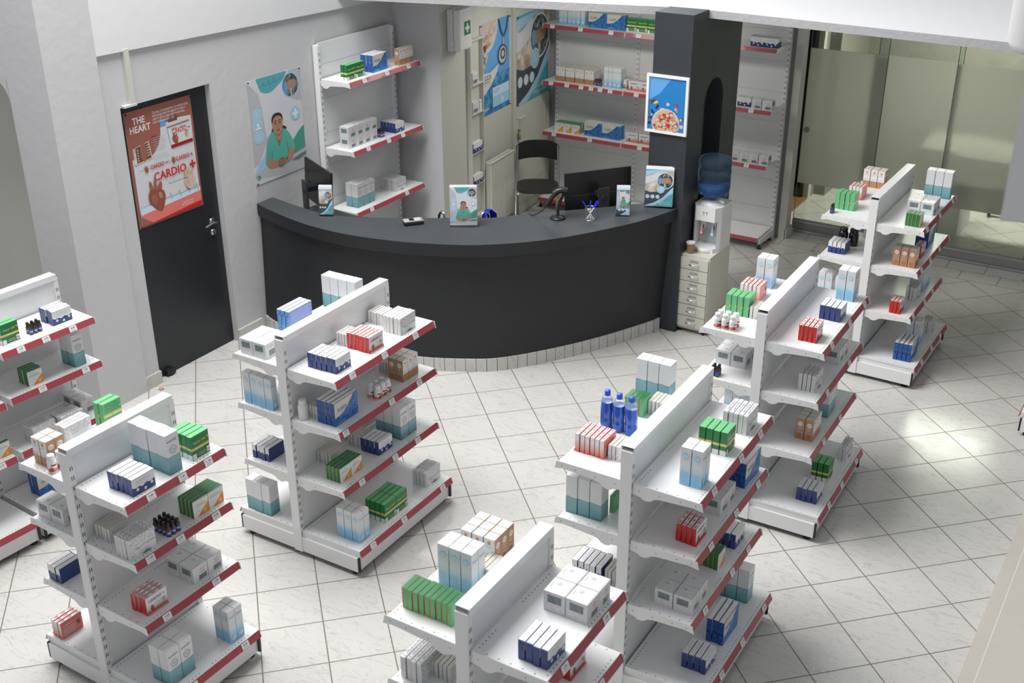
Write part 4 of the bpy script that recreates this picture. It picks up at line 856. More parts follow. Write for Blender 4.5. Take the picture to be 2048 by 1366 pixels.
# things behind the glass
cb = thing('white_cabinet', 'low white cabinet standing behind the frosted glass partition', 'cabinet', (-.78, 3.42, 0)); m = MB(); m.box(-.22, .21, -.29, .29, 0, .84, 'white'); m.obj('carcass', parent=cb, bevel=.004); m = MB(); m.box(-.22, .21, -.308, -.292, .05, .82, 'white'); m.obj('door', parent=cb); m = MB(); m.box(-.25, .24, -.32, .32, .842, .862, 'white'); m.obj('top', parent=cb)
st = thing('bright_top_table', 'wheeled table with an added white top, a bright blur behind the frosted glass', 'table', (0, 4.0, 0))
q = MB(); q.box(-.62, .75, -1.26, -.55, .90, .93, 'white'); q.obj('table_top', parent=st, bevel=.004); q = MB(); q.box(-.03, .03, -.04, .04, .10, .87, 'chrome'); q.box(-.03, .03, -.9, .04, .87, .90, 'chrome'); q.obj('post', parent=st); q = MB(); q.box(-.44, .44, -.03, .03, .09, .12, 'chrome'); q.obj('foot_bar', parent=st)  # table top added to give the frosted glass its bright patch
for sx in (-1, 1): q = MB(); q.lathe([(.02, -.014), (.060, -.012), (.066, 0), (.060, .012), (.02, .014)], 'rubber', (sx * .44, 0, .066), 22, (1, .2, 0)); q.lathe([(.022, -.018), (.022, .018)], 'steel', (sx * .44, 0, .066), 14, (1, .2, 0)); q.obj('wheel', parent=st)
so = MB(); so.box(-.50, -.36, 4.835, 4.849, 1.52, 1.60, 'red_d'); so.box(-.475, -.385, 4.825, 4.835, 1.535, 1.585, 'cream'); so.lathe([(.02, 0), (.017, -.006)], 'white', (-.41, 4.825, 1.56), 14, (0, 1, 0)); so.box(-.465, -.445, 4.82, 4.825, 1.55, 1.57, 'blue_deep'); tag(so.obj('wall_socket'), 'dark-framed white wall socket seen above the frosted glass', 'socket')
lt = thing('white_counter', 'pale counter with shelves seen dimly through the clear glass top', 'counter', (1.4, 4.40, 0)); m = MB(); m.box(-.6, .7, -.2, .38, 0, .9, 'cabinet'); m.obj('carcass', parent=lt); m = MB(); m.box(-.64, .74, -.24, .42, .9, .93, 'white'); m.obj('top', parent=lt)

# ------------------------------------------------------------------ wall shelving
def wall_unit(loc, rz, widths, zs, dep, H, label, depb=.42, zb=.118, tags=None):
    g = thing('wall_shelving', label, 'display shelf', loc, rz, 'white wall shelving with red price rails'); y = 0
    pts = [0]
    for w_ in widths: pts.append(pts[-1] + w_)
    for k, y in enumerate(pts): upright(g, y - .015, H, .05, .03, xc=.03, z0=.0 if k else .0, both=False, side=1); 
    for k, w_ in enumerate(widths):
        p = MB(); p.box(.025, .035, pts[k] + .015, pts[k + 1] - .015, .1, H + .012, 'metal_panel')
        for z in [.3 + .28 * q for q in range(int((H - .3) / .28) + 1)]: p.box(.035, .0362, pts[k] + .015, pts[k + 1] - .015, z, z + .003, 'ink_pale')
        p.obj('back_panel', parent=g)
        for n, z in enumerate(zs):
            e = bpy.data.objects.new('shelf_bay', None)
            sh_shift(g, pts[k], w_, z, dep, (tags or {}).get((k, n), ()), False)
        if zb: sh_shift(g, pts[k], w_, zb, depb, (), True)
    if zb:
        for y in pts:
            q = MB(); q.prism([(.05, y - .012, .10), (.05, y - .012, .03), (depb - .03, y - .012, .05), (depb - .03, y - .012, .10)][::-1], (0, .024, 0), 'metal_white'); q.obj('base_leg', parent=g)
            for x in (.10, depb - .05): q = MB(); q.lathe([(.022, 0), (.022, .012), (.008, .016), (.008, .05)], 'rubber', (x, y, 0), 12); q.obj('foot', parent=g)
    return g
def sh_shift(g, y0, w_, z, dep, tg, base):
    n0 = len(g.children); before = set(bpy.data.objects)
    shelf_parts(g, 1, w_ - .004, z, dep, tags=tg, base=base, name='base_shelf' if base else 'shelf', x0=.055)
    for o in set(bpy.data.objects) - before:
        if o.parent == g: o.location = (0, y0 + .002, 0)
lx = -4.925
wall_unit((lx, -.98, 0), 0, [.98], [1.871, 1.307, .782], .335, 2.14, 'white wall shelving left of the first-aid box, beside the scrubs poster', tags={(0, 0): [(.2, '8.49'), (.5, '3.99'), (.8, '5.99')], (0, 1): [(.2, '6.99'), (.48, '7.49'), (.68, '7.49')], (0, 2): [(.2, '4.99'), (.7, '3.99')]})
wall_unit((-4.51, 2.30, 0), -PI / 2, [.90, .90, .60], [1.874, 1.316, .801], .35, 2.38, 'white wall shelving along the back wall behind the black column',
          tags={(0, 0): [(.11, '5.99'), (.42, '3.99'), (.75, '5.99')], (0, 1): [(.10, '9.99'), (.28, '9.99'), (.44, '9.99'), (.55, '7.49'), (.65, '5.99'), (.76, '5.99')], (0, 2): [(.14, '2.49'), (.55, '3.99')], (1, 0): [(.14, '8.49')], (1, 1): [(.14, '11.49')], (1, 2): [(.2, '11.49')], (2, 0): [(.22, '7.49')], (2, 1): [(.40, '6.99')], (2, 2): [(.40, '6.99')]})
fl_ = lambda w_, a: (lx + w_, a)
fb_ = lambda w_, a: (a, 2.30 - w_)
WLN, WBN = 'shelving left of first-aid box', 'back wall shelving'
for k, nx, ny, xf, a, lv, ex in (('aspirin', 2, 2, .285, -.922, 0, ''), ('sleep', 4, 1, .285, -.592, 0, ''), ('orange', 1, 4, .31, -.262, 0, ''), ('amber', 2, 2, .275, -.512, 1, ''), ('navy', 5, 1, .30, -.345, 1, ''), ('nowgo', 2, 3, .26, -.86, 2, ''), ('digevit', 6, 1, .28, -.349, 2, '')):
    z = (1.871, 1.307, .782)[lv]; stack(k, nx, ny, xf, a, fl_, z, 0, ('top shelf, ', 'middle shelf, ', 'bottom shelf, ')[lv] + WLN, ex)
for lay in (0, 1): stack('cube', 1, 4, .26, -.925, fl_, 1.307 + lay * .091, 0, ('lower' if not lay else 'upper') + ' layer, middle shelf, ' + WLN)
for k, nx, ny, yf, a, lv, ex in (('soul', 1, 6, 2.04, -4.382, 0, ''), ('sleep', 2, 2, 2.015, -4.042, 0, ''), ('aspirin', 2, 3, 2.01, -3.632, 0, ''),
    ('orange', 3, 4, 2.015, -4.392, 1, ''), ('orange', 2, 4, 2.015, -4.182, 1, 'second group'), ('amber', 1, 3, 2.015, -3.962, 1, ''), ('soul', 2, 4, 2.015, -3.862, 1, ''), ('pillb', 2, 1, 2.02, -3.655, 1, ''), ('cardio', 3, 2, 2.01, -3.59, 1, ''),
    ('vitc', 4, 3, 2.02, -4.405, 2, ''), ('sleep', 3, 2, 2.025, -4.063, 2, ''), ('cardio', 3, 2, 2.035, -3.598, 2, ''),
    ('navy', 3, 2, 1.975, -2.382, 0, ''), ('cube', 1, 2, 1.96, -2.315, 1, ''), ('cube', 1, 4, 1.97, -2.495, 2, ''), ('navy', 2, 1, 2.0, -2.47, 1, '')):
    if k == 'orange' and ex: continue
    ny_ = ny; z = (1.874, 1.316, .801)[lv]; place = ('top shelf, ', 'middle shelf, ', 'lowest shelf, ')[lv] + ('right end of ' if a > -2.6 else '') + WBN
    if k == 'orange':
        for q in range(4): stack('orange', 3, 2, 2.30 - yf, a + q * .107, fb_, z, -PI / 2, ['leftmost', 'second', 'third', 'rightmost'][q] + ' pair, ' + place)
    else:
        for q in range(ny): stack(k, nx, 1, 2.30 - yf, a + q * DIM[k][1], fb_, z, -PI / 2, (['leftmost', 'second-left', 'third-left', 'fourth-left', 'fifth-left', 'sixth-left'][q] + ', ' if ny > 1 else '') + place, ex)

# narrow open cabinet beside the first-aid box
nc = thing('narrow_shelf_cabinet', 'tall narrow cream shelf cabinet beside the blue SLEEP poster', 'cabinet', WP(.665, 0), math.atan2(-kw, 1)); nc.rotation_euler = (0, 0, math.atan2(-kw, 1))
m = MB(); hw, dp, Hc = .115, .045, 1.95
m.box(-.0, dp, -hw - .008, -hw, 0, Hc, 'cream'); m.box(0, dp, hw, hw + .008, 0, Hc, 'cream'); m.box(0, dp, -hw, hw, Hc - .01, Hc, 'cream'); m.box(0, .004, -hw, hw, 0, Hc, 'wall_beige'); m.obj('carcass', parent=nc)
for z in (1.55, 1.285, .92, .61, .30): q = MB(); q.box(.004, dp, -hw, hw, z - .008, z, 'cream'); q.obj('shelf', parent=nc)
for z, kk in ((1.55, 'cube'), (1.285, 'cube'), (.92, 'navy'), (.61, 'navy')):
    q = MB()
    if kk == 'cube': q.box(.0, .040, -.09, .02, 0, .11, 'p_cube'); s_ = Sheet(q, (.0404, -.09, 0), (0, 1, 0), (0, 0, 1), .11, .11); s_.rect(.1, .12, .8, .42, 'p_window'); s_.text('SKIN', .2, .65, .014, 'pinkred', width=.04)
    else: q.box(.0, .040, -.10, .08, 0, .09, 'navy', {'+z': 'white'}); s_ = Sheet(q, (.0404, -.10, 0), (0, 1, 0), (0, 0, 1), .18, .09); s_.poly([(0, 1), (0, .5), (.3, .46), (.6, .42), (1, .52), (1, 1)], 'white'); s_.ell(.3, .3, .05, 'white'); s_.ell(.6, .2, .05, 'white'); s_.ell(.85, .35, .05, 'white')
    o = q.obj('medicine_box'); p_ = WP(.665, z + .0005, .0045); o.location = p_; o.rotation_euler = (0, 0, math.atan2(-kw, 1))
    tag(o, {1.55: 'grey cream box on the highest filled shelf of the narrow cream cabinet', 1.285: 'grey cream box beside a white bottle in the narrow cream cabinet', .92: 'navy-white box on the upper of two navy shelves, narrow cream cabinet', .61: 'navy-white box on the lowest filled shelf of the narrow cream cabinet'}[z], 'medicine box')
q = MB(); q.lathe([(.018, 0), (.018, .07), (.013, .08), (.015, .082), (.015, .10), (0, .10)], 'plastic_white', n=14); o = q.obj('pill_bottle'); o.location = WP(.745, 1.2855, .024); tag(o, 'white pill bottle beside a grey box in the narrow cream cabinet', 'bottle')
# first-aid box
fa_ = thing('first_aid_box', 'white first-aid wall box with a green cross sticker', 'first-aid box', WP(.315, 1.925), 0); fa_.rotation_euler = (0, 0, math.atan2(-kw, 1))
m = MB(); m.box(.001, .06, -.115, .115, 0, .355, 'plastic_white'); m.obj('case', parent=fa_, bevel=.012); m = MB(); m.box(.061, .13, -.115, .115, 0, .355, 'plastic_white'); lid = m.obj('lid', parent=fa_, bevel=.02)
m = MB(); s_ = Sheet(m, (.1302, -.035, .13), (0, 1, 0), (0, 0, 1), .115, .115, .0006); s_.rect(0, 0, 1, 1, 'sticker_green'); s_.cross(.5, .5, .34, .11, 'white'); m.obj('cross_sticker', parent=lid)
m = MB(); m.box(.055, .068, -.119, -.114, .05, .09, 'plastic_white'); m.box(.055, .068, -.119, -.114, .28, .32, 'plastic_white'); m.obj('hinge', parent=fa_)
# radiator
rd = thing('radiator', 'white ribbed panel radiator under the blue SLEEP poster', 'radiator', WP(1.06, 0), 0); rd.rotation_euler = (0, 0, math.atan2(-kw, 1))
m = MB(); rw, z0, z1 = .25, .14, .77
for i in range(13):
    y = -rw + .02 + i * (2 * rw - .04) / 12; m.prism([(.085, y - .014, z0), (.098, y - .008, z0), (.098, y + .008, z0), (.085, y + .014, z0)][::-1], (0, 0, z1 - z0 - .02), 'cream')
m.box(.04, .086, -rw, rw, z0, z1 - .01, 'cream'); m.obj('panel', parent=rd)
m = MB(); m.box(.035, .10, -rw - .004, rw + .004, z1 - .012, z1, 'cream'); 
for i in range(14): m.box(.05, .085, -rw + .02 + i * .036, -rw + .03 + i * .036, z1, z1 + .0006, 'slot')
m.obj('top_grille', parent=rd); m = MB(); m.tube([(.06, rw, .19), (.06, rw + .035, .19), (.06, rw + .035, 0)], .009, 'cream'); m.cyl((.06, rw + .035, .17), .016, .05, 'steel'); m.obj('valve', parent=rd); m = MB(); m.box(0, .04, -.15, -.12, .2, .7, 'steel'); m.box(0, .04, .12, .15, .2, .7, 'steel'); m.obj('wall_bracket', parent=rd)

# ================================================================== posters and leaflets
def scrubs_art(s):
    s.rect(0, 0, 1, 1, 'greyl'); s.poly([(0, .98), (.1, .93), (.2, .85), (.24, .72), (.27, .5), (.3, .4), (.2, .3), (.1, .2), (0, .17)], 'greyb'); s.poly([(.78, 1), (1, 1), (1, .68), (.9, .69), (.8, .73)], 'greyb')
    s.blob([(.22, 1.02), (.21, .93), (.27, .86), (.42, .84), (.56, .88), (.68, .93), (.72, 1.02)], 'teal'); s.line([(.23, .92), (.3, .925), (.31, .95), (.32, .91), (.4, .93), (.41, .96), (.42, .91), (.5, .935), (.51, .965), (.52, .92), (.6, .94), (.7, .96)], s.w * .006, 'teal_d')
    s.ell(.81, .855, .165, 'sky_l'); s.ell(.81, .855, .15, 'p_scan'); s.blob([(.70, .83), (.74, .89), (.88, .90), (.92, .85), (.87, .81), (.76, .81)], 'brown_l', 4); s.poly([(.67, .86), (.72, .92), (.75, .84), (.72, .77), (.68, .80)], 'sky'); s.rect(.80, .74, .83, .82, 'greyb')
    for b in (.66, .555, .45): s.ell(.14, b, .085, 'sky_p'); s.ell(.14, b, .078, 'sky_l')
    for b in (.66, .45):
        for i in (0, 1):
            for j in (0, 1): s.line([(.10 + .04 * i, b - .028 + .028 * j), (.138 + .04 * i, b - .028 + .028 * j), (.138 + .04 * i, b - .002 + .028 * j), (.10 + .04 * i, b - .002 + .028 * j), (.10 + .04 * i, b - .028 + .028 * j)], s.w * .005, 'white')
    s.ell(.14, .57, .026, 'white'); s.poly([(.085, .525), (.10, .545), (.14, .555), (.18, .545), (.195, .525)], 'white')
    s.ell(.86, .57, .09, 'sky_l'); s.cross(.86, .57, .06, .02, 'white')
    s.poly([(.62, .22), (.75, .30), (.88, .38), (1, .43), (1, .20), (.62, .14)], 'teal_sd'); s.poly([(.02, .12), (.08, .19), (.2, .25), (.3, .24), (.3, .1)], 'sky_l')
    s.poly([(0, 0), (0, .115), (.25, .14), (.7, .165), (1, .20), (1, 0)], 'greyb'); s.poly([(0, 0), (0, .06), (.3, .03), (.6, 0)], 'greyl')
    s.blob([(.37, .45), (.40, .50), (.44, .49), (.43, .43), (.38, .415)], 'hair'); s.blob([(.57, .48), (.60, .49), (.66, .465), (.64, .445), (.58, .45)], 'hair')
    s.blob([(.22, .16), (.24, .29), (.29, .40), (.37, .455), (.48, .47), (.60, .46), (.68, .42), (.75, .34), (.80, .24), (.72, .20), (.66, .24), (.64, .15), (.50, .13), (.36, .14), (.33, .19)], 'teal_sc')
    s.poly([(.42, .475), (.43, .41), (.47, .34), (.50, .31), (.54, .38), (.58, .465)], 'skin'); s.poly([(.50, .31), (.475, .34), (.49, .37), (.52, .36)], 'lip'); s.line([(.41, .47), (.45, .38), (.50, .305), (.56, .39), (.60, .47)], s.w * .012, 'teal_sd')
    s.poly([(.44, .50), (.44, .43), (.5, .40), (.56, .43), (.56, .5)], 'skin_d'); s.blob([(.405, .55), (.405, .48), (.45, .435), (.50, .42), (.55, .44), (.59, .49), (.59, .56), (.55, .60), (.47, .60)], 'skin')
    s.blob([(.39, .55), (.395, .59), (.44, .625), (.52, .63), (.585, .605), (.605, .55), (.59, .56), (.56, .59), (.49, .605), (.43, .59), (.405, .55)], 'hair', 4)
    for a in (.458, .542): s.ell(a, .533, .017, 'skin_d', .011); s.ell(a, .533, .010, 'hair', .008); s.line([(a - .028, .550), (a, .558), (a + .028, .550)], s.w * .008, 'hair')
    s.line([(.50, .53), (.492, .495), (.505, .49)], s.w * .007, 'skin_d'); s.ell(.50, .464, .030, 'lip', .010)
    s.line([(.33, .19), (.35, .28)], s.w * .01, 'teal_sd'); s.line([(.66, .24), (.64, .32)], s.w * .01, 'teal_sd')
    s.blob([(.24, .20), (.25, .14), (.32, .115), (.45, .115), (.50, .12), (.50, .16), (.42, .17), (.36, .18), (.34, .21)], 'skin'); s.blob([(.77, .24), (.74, .16), (.64, .12), (.56, .115), (.52, .14), (.58, .165), (.64, .18), (.68, .24)], 'skin')
    s.blob([(.44, .13), (.47, .175), (.53, .185), (.58, .165), (.58, .12), (.53, .10), (.47, .10)], 'skin_d', 4)
    for k in range(4): s.line([(.46 + .028 * k, .115), (.48 + .028 * k, .165)], s.w * .012, 'skin')
    s.rect(.60, .145, .635, .175, 'greyd'); s.line([(.02, .08), (.08, .085), (.09, .06), (.03, .05)], s.w * .012, 'teal_d'); s.poly([(.7, .12), (.85, .15), (1, .165), (1, .14), (.85, .11)], 'greyd')
def call_art(s):
    s.rect(0, 0, 1, 1, 'p_photo'); s.poly([(0, 1), (1, 1), (1, .97), (.6, .95), (.25, .88), (0, .82)], 'sky_l'); s.poly([(0, .96), (.3, .98), (.7, 1), (0, 1)], 'teal'); s.poly([(0, .80), (.2, .84), (.45, .93), (.6, .88), (.35, .70), (.1, .62), (0, .6)], 'greyl')
    for k in range(11): b = .80 - k * .025; s.line([(.06, b - .01), (.44 - .02 * (k % 3), b + .01)], s.h * .006, 'white')
    s.poly([(0, 0), (0, .42), (.2, .38), (.5, .40), (.8, .52), (1, .60), (1, 0)], 'slate'); s.poly([(0, 0), (.35, .10), (.65, .25), (.85, .42), (1, .54), (1, 0)], 'sky_p'); s.poly([(.04, 0), (.40, .10), (.70, .26), (.90, .43), (1, .51), (1, 0)], 'sky_l'); s.poly([(.30, 0), (.6, .12), (.85, .3), (1, .38), (1, 0)], 'teal')
    s.ell(.70, .70, .30, 'white'); s.ell(.70, .70, .275, 'p_scan'); s.blob([(.50, .66), (.56, .76), (.84, .78), (.90, .70), (.80, .64), (.6, .62)], 'brown_l', 4); s.poly([(.45, .72), (.50, .80), (.58, .76), (.54, .62), (.48, .60)], 'sky'); s.rect(.66, .52, .72, .62, 'greyb'); s.line([(.62, .80), (.68, .87)], s.w * .03, 'greyb'); s.line([(.8, .8), (.8, .88)], s.w * .03, 'greyb')
    s.ell(.56, .46, .135, 'sky_p'); s.ell(.56, .46, .122, 'sky_l'); s.text('FREE', .56, .475, s.w * .085, 'sky_p', center=True, width=s.w * .15); s.text('CALL', .56, .43, s.w * .085, 'sky_p', center=True, width=s.w * .15)
    for a in (.10, .28, .46): s.ell(a, .26, .072, 'white'); s.ell(a, .26, .066, 'sky_p')
    s.ell(.28, .272, .02, 'white'); s.poly([(.24, .235), (.26, .255), (.30, .255), (.32, .235)], 'white'); s.text('+00-123-4567', .50, .05, s.w * .07, 'white', width=s.w * .42); s.line([(.45, .115), (.92, .125)], s.h * .006, 'white')
def capsule(s, a, b, L, r, ang, m1, m2):
    asp = s.w / s.h; c, d = math.cos(ang), math.sin(ang)
    for sg, mm in ((-1, m1), (1, m2)): s.ell(a + sg * c * L * .5, b + sg * d * L * .5 * asp, r, mm, r, 12); s.poly([(a - d * r, b + c * r * asp), (a + d * r, b - c * r * asp), (a + sg * c * L * .5 + d * r, b + (sg * d * L * .5 - c * r) * asp), (a + sg * c * L * .5 - d * r, b + (sg * d * L * .5 + c * r) * asp)], mm)
def sleep_art(s):
    s.rect(0, 0, 1, 1, 'sky'); s.rect(0, 0, 1, .42, 'p_water_art'); s.ell(.18, .97, .42, 'bowl', .30); s.ell(.18, .98, .36, 'p_photo', .26)
    rnd = random.Random(3)
    for k in range(26): s.ell(rnd.uniform(0, .45), rnd.uniform(.88, 1.0), .045, rnd.choice(['pill_tan', 'bone', 'pill_tan', 'lilac']), .035, 10)
    for a, b, g, m1, m2 in ((.08, .74, .3, 'gold', 'slot'), (.06, .60, -.2, 'slot', 'slot'), (.20, .62, 1.0, 'gold', 'gold'), (.10, .54, .2, 'slot', 'gold'), (.14, .68, 1.2, 'brown', 'slot'), (.04, .50, .6, 'red', 'gold')): capsule(s, a, b, .07, .025, g, m1, m2)
    s.ell(.18, .75, .04, 'red'); s.ell(.15, .67, .045, 'lilac')
    s.line([(.62, 1), (.68, .88), (.76, .80), (.75, .70)], s.w * .035, 'slate'); s.line([(.95, 1), (.88, .86), (.80, .80), (.76, .78)], s.w * .035, 'slate'); s.line([(.76, .80), (.75, .66)], s.w * .03, 'greyb')
    s.ell(.74, .60, .16, 'slate'); s.ell(.74, .60, .13, 'greyb'); s.ell(.75, .61, .09, 'slate'); s.ell(.75, .61, .05, 'greyb')
    s.poly([(0, .48), (.3, .46), (.62, .52), (.52, .42), (.35, .32), (.12, .24), (0, .22)], 'cream'); s.text('SLEEP', -.02, .36, s.w * .16, 'navy', width=s.w * .36); s.line([(.0, .335), (.4, .345)], s.h * .003, 'navy')
    s.rect(.38, .06, .96, .28, 'sky_p'); s.rect(.38, .06, .96, .18, 'sky_l'); s.text('SLEEP', .41, .215, s.w * .085, 'sky', width=s.w * .2); s.ell(.72, .11, .05, 'sky_p'); s.text('phenobarbital', .02, .06, s.w * .07, 'white', width=s.w * .24)
def pills_art(s):
    s.rect(0, 0, 1, 1, 'blue_art'); s.poly([(0, 1), (.6, 1), (.3, .7), (0, .55)], 'sky'); rnd = random.Random(9)
    for a, b, g, m1, m2 in ((.14, .55, .6, 'slot', 'brown'), (.20, .52, .4, 'gold', 'gold'), (.24, .44, 1.0, 'slot', 'slot'), (.12, .34, -.9, 'slot', 'slot'), (.76, .42, -.9, 'gold', 'brown_l'), (.05, .22, .3, 'brown', 'slot'), (.92, .26, .6, 'gold', 'brown'), (.03, .12, .2, 'slot', 'slot'), (.38, .41, .1, 'gold', 'pill_tan')): capsule(s, a, b, .07, .026, g, m1, m2)
    s.ell(.53, .51, .045, 'lilac'); s.ell(.76, .52, .04, 'red'); s.ell(.07, .53, .04, 'brown'); s.ell(.92, .12, .05, 'lilac'); s.ell(.10, .28, .025, 'bone')
    s.ell(.49, .14, .38, 'bowl'); s.ell(.49, .14, .345, 'pill_tan')
    for k in range(85):
        t, r = rnd.uniform(0, 2 * PI), .31 * math.sqrt(rnd.random()); s.ell(.492 + r * math.cos(t), .136 + r * math.sin(t) * s.w / s.h, .048, 'brown_l', None, 10); s.ell(.49 + r * math.cos(t), .14 + r * math.sin(t) * s.w / s.h, rnd.uniform(.036, .05), rnd.choice(['bone', 'pill_tan', 'pill_tan', 'bone', 'brown_l', 'lilac', 'red', 'pill_tan']), None, 12)
def heart_art(s):
    s.rect(0, 0, 1, 1, 'brick'); s.poly([(.04, .02), (.97, .02), (.97, .83), (.8, .84), (.6, .83), (.4, .77), (.22, .70), (.04, .60)], 'greyl')
    s.rect(.5, .80, .58, .86, 'sky'); s.rect(.62, .82, .76, .88, 'brown'); s.ell(.20, .82, .30, 'brick', .26); s.text('THE', .20, .885, s.w * .105, 'white', bold=True, center=True, width=s.w * .18); s.text('HEART', .21, .815, s.w * .105, 'white', bold=True, center=True, width=s.w * .30)
    for k, t in enumerate(('The heart, or myocardium, is an internal organ', 'which pumps blood throughout the body in', 'order to deliver oxygen and remove waste,', 'such as carbon dioxide - CO2')): s.text(t, .40, .93 - k * .027, s.w * .045, 'white', width=s.w * (.55, .50, .49, .32)[k])
    s.poly([(.06, .54), (.06, .69), (.30, .72), (.33, .56)], 'p_photo'); s.poly([(.10, .56), (.10, .69), (.29, .71), (.31, .575)], 'brown'); s.ell(.21, .64, .05, 'brick', .08)
    for k in range(5): s.line([(.26, .60 + k * .022), (.30, .605 + k * .022)], s.h * .006, 'greyl'); s.ell(.125, .58 + k * .022, .008, 'greyl')
    lines(s, .36, .55, .62, .73, 7, 'ink_pale', s.h * .003); lines(s, .33, .58, .545, .585, 3, 'ink_pale', s.h * .003); s.text('VEINS', .34, .735, s.w * .03, 'ink')
    s.poly([(.62, .595), (.585, .78), (.93, .79), (.96, .60)], 'greyb'); s.poly([(.62, .60), (.60, .77), (.94, .775), (.95, .605)], 'p_cube'); s.poly([(.62, .595), (.617, .625), (.952, .63), (.955, .60)], 'red_d'); s.line([(.585, .782), (.93, .792)], s.h * .01, 'brick')
    s.text('CARDIO +', .66, .715, s.w * .075, 'red', bold=True, width=s.w * .27); heart(s, .69, .665, .06); heart(s, .87, .68, .045, 'bone', 'brown_l', 'bone'); s.text('CARDIO +  CARDIO +', .64, .75, s.w * .03, 'red_d', width=s.w * .25)
    ecg = lambda y, a0, a1, k, h: [p for i in range(k) for p in ((a0 + (a1 - a0) * i / k, y), (a0 + (a1 - a0) * (i + .55) / k, y), (a0 + (a1 - a0) * (i + .65) / k, y + h), (a0 + (a1 - a0) * (i + .75) / k, y - h * .7), (a0 + (a1 - a0) * (i + .82) / k, y))]
    s.line(ecg(.49, .10, .95, 7, .022), s.h * .0025, 'greyd'); s.text('CARDIO +', .27, .475, s.w * .07, 'red', bold=True, width=s.w * .26); s.text('CARDIO +', .66, .475, s.w * .07, 'red', bold=True, width=s.w * .26); heart(s, .21, .485, .035); heart(s, .62, .49, .035)
    s.text('CARDIO', .30, .365, s.w * .135, 'red', bold=True, width=s.w * .50); s.cross(.90, .405, .048, .014, 'red')
    s.poly([(.04, .10), (.04, .17), (.97, .19), (.97, .12)], 'sky_p'); s.poly([(.04, .02), (.04, .115), (.97, .15), (.97, .02)], 'pinkred'); s.poly([(.20, .02), (.97, .06), (.97, .02)], 'red'); s.poly([(.04, .02), (.04, .10), (.20, .02)], 'brick')
    s.line(ecg(.185, .42, .97, 4, .035), s.h * .003, 'greyd'); heart(s, .82, .265, .11, 'bone', 'pill_tan', 'bone'); heart(s, .30, .215, .16); s.text('Heart and circulatory wellness', .50, .30, s.w * .03, 'ink', width=s.w * .30)
    s.text('rapid formula', .68, .09, s.w * .03, 'white', width=s.w * .16); s.text('87 supplements', .66, .07, s.w * .03, 'white', width=s.w * .18)
def poster(name, label, o, u, n, w, h, art, pins=True):
    o, u, n = Vector(o), Vector(u).normalized(), Vector(n).normalized(); t = thing(name, label, 'poster', o)
    m = MB(); P = lambda a, b, c: u * a + Vector((0, 0, b)) + n * c
    m.obox(P(w / 2, h / 2, .0012), u * w / 2, Vector((0, 0, h / 2)), n * .0006, 'paper'); s = Sheet(m, P(0, 0, .0020), u, (0, 0, 1), w, h, .00012); art(s); m.obj('printed_sheet', parent=t)
    if pins:
        for a, b in ((.01, h - .01), (w - .01, h - .01), (.01, .01), (w - .01, .01)): q = MB(); q.lathe([(.005, 0), (.007, .004), (.005, .010), (0, .011)], 'slot', P(a, b, .0105), 8, n); q.obj('push_pin', parent=t)
    return t
poster('wall_poster', 'red and white THE HEART poster pinned on the black door', (-4.979, -2.905, 1.18), (0, 1, 0), (1, 0, 0), .62, .83, heart_art)
poster('wall_poster', 'poster of a woman in green scrubs with folded hands, pinned left of the shelving', (xw, -1.765, 1.19), (0, 1, 0), (1, 0, 0), .60, .81, scrubs_art)
poster('wall_poster', 'blue SLEEP poster with pills and stethoscope above the radiator', WP(.80, 1.19, .001), wu, wn, .60, .85, sleep_art)
poster('wall_poster', 'blue FREE CALL poster pinned on the white door', WP(1.505, 1.14, .024), wu, wn, .74, .86, call_art)
fr = thing('framed_picture', 'white-framed picture of a bowl of pills hanging on the black column', 'picture', (-2.19, -.187, 1.62)); m = MB()
for a0, a1, b0, b1 in ((-.17, .17, 0, .02), (-.17, .17, .42, .44), (-.17, -.15, .02, .42), (.15, .17, .02, .42)): m.box(a0, a1, -.022, -.002, b0, b1, 'white')
m.obj('frame', parent=fr); m = MB(); m.box(-.15, .15, -.012, -.002, .02, .42, 'paper'); s = Sheet(m, (-.15, -.0125, .02), (1, 0, 0), (0, 0, 1), .30, .40, .00005); pills_art(s); m.obj('picture', parent=fr)
def holder(name, label, c, ang, w, h, art, d=.03, n=4):
    """acrylic stand with leaflets; ang = heading of the printed face"""
    t = thing(name, label, 'leaflet holder', c, ang + PI / 2, 'clear leaflet holders on the counter'); tilt = .10
    up = Vector((0, math.sin(tilt), math.cos(tilt))); nn = Vector((0, -math.cos(tilt), math.sin(tilt))); u = Vector((1, 0, 0))
    m = MB(); m.obox(up * (h * .20) + nn * (d / 2), u * (w / 2 + .004), up * (h * .19), nn * .0012, 'acrylic'); m.obox(up * (h * .5) - nn * (d / 2), u * (w / 2 + .004), up * (h * .49), nn * .0012, 'acrylic'); m.obox(up * .005, u * (w / 2 + .004), up * .0015, nn * (d / 2), 'acrylic')
    for sg in (-1, 1): m.obox(up * (h * .18) + u * sg * (w / 2 + .004), u * .001, up * (h * .17), nn * (d / 2), 'acrylic')
    m.box(-w / 2 - .004, w / 2 + .004, -.004, .03 + h * .05, 0, .003, 'acrylic'); m.obj('stand', parent=t)
    for k in range(n):
        q = MB(); off_ = nn * (d / 2 - .006 - k * .005); q.obox(up * (h * .5 + .008 + k * .004) + off_, u * w / 2, up * (h / 2 - .006), nn * .0012, 'paper')
        if k == 0: s = Sheet(q, up * .015 + off_ - u * w / 2 + nn * .0016, u, up, w, h - .015, .00004); art(s)
        q.obj('leaflet', parent=t)
def mini(s): 
    call_art(s); s.rect(0, .93, 1, 1, 'white'); s.rect(0, .90, 1, .93, 'sky_l')
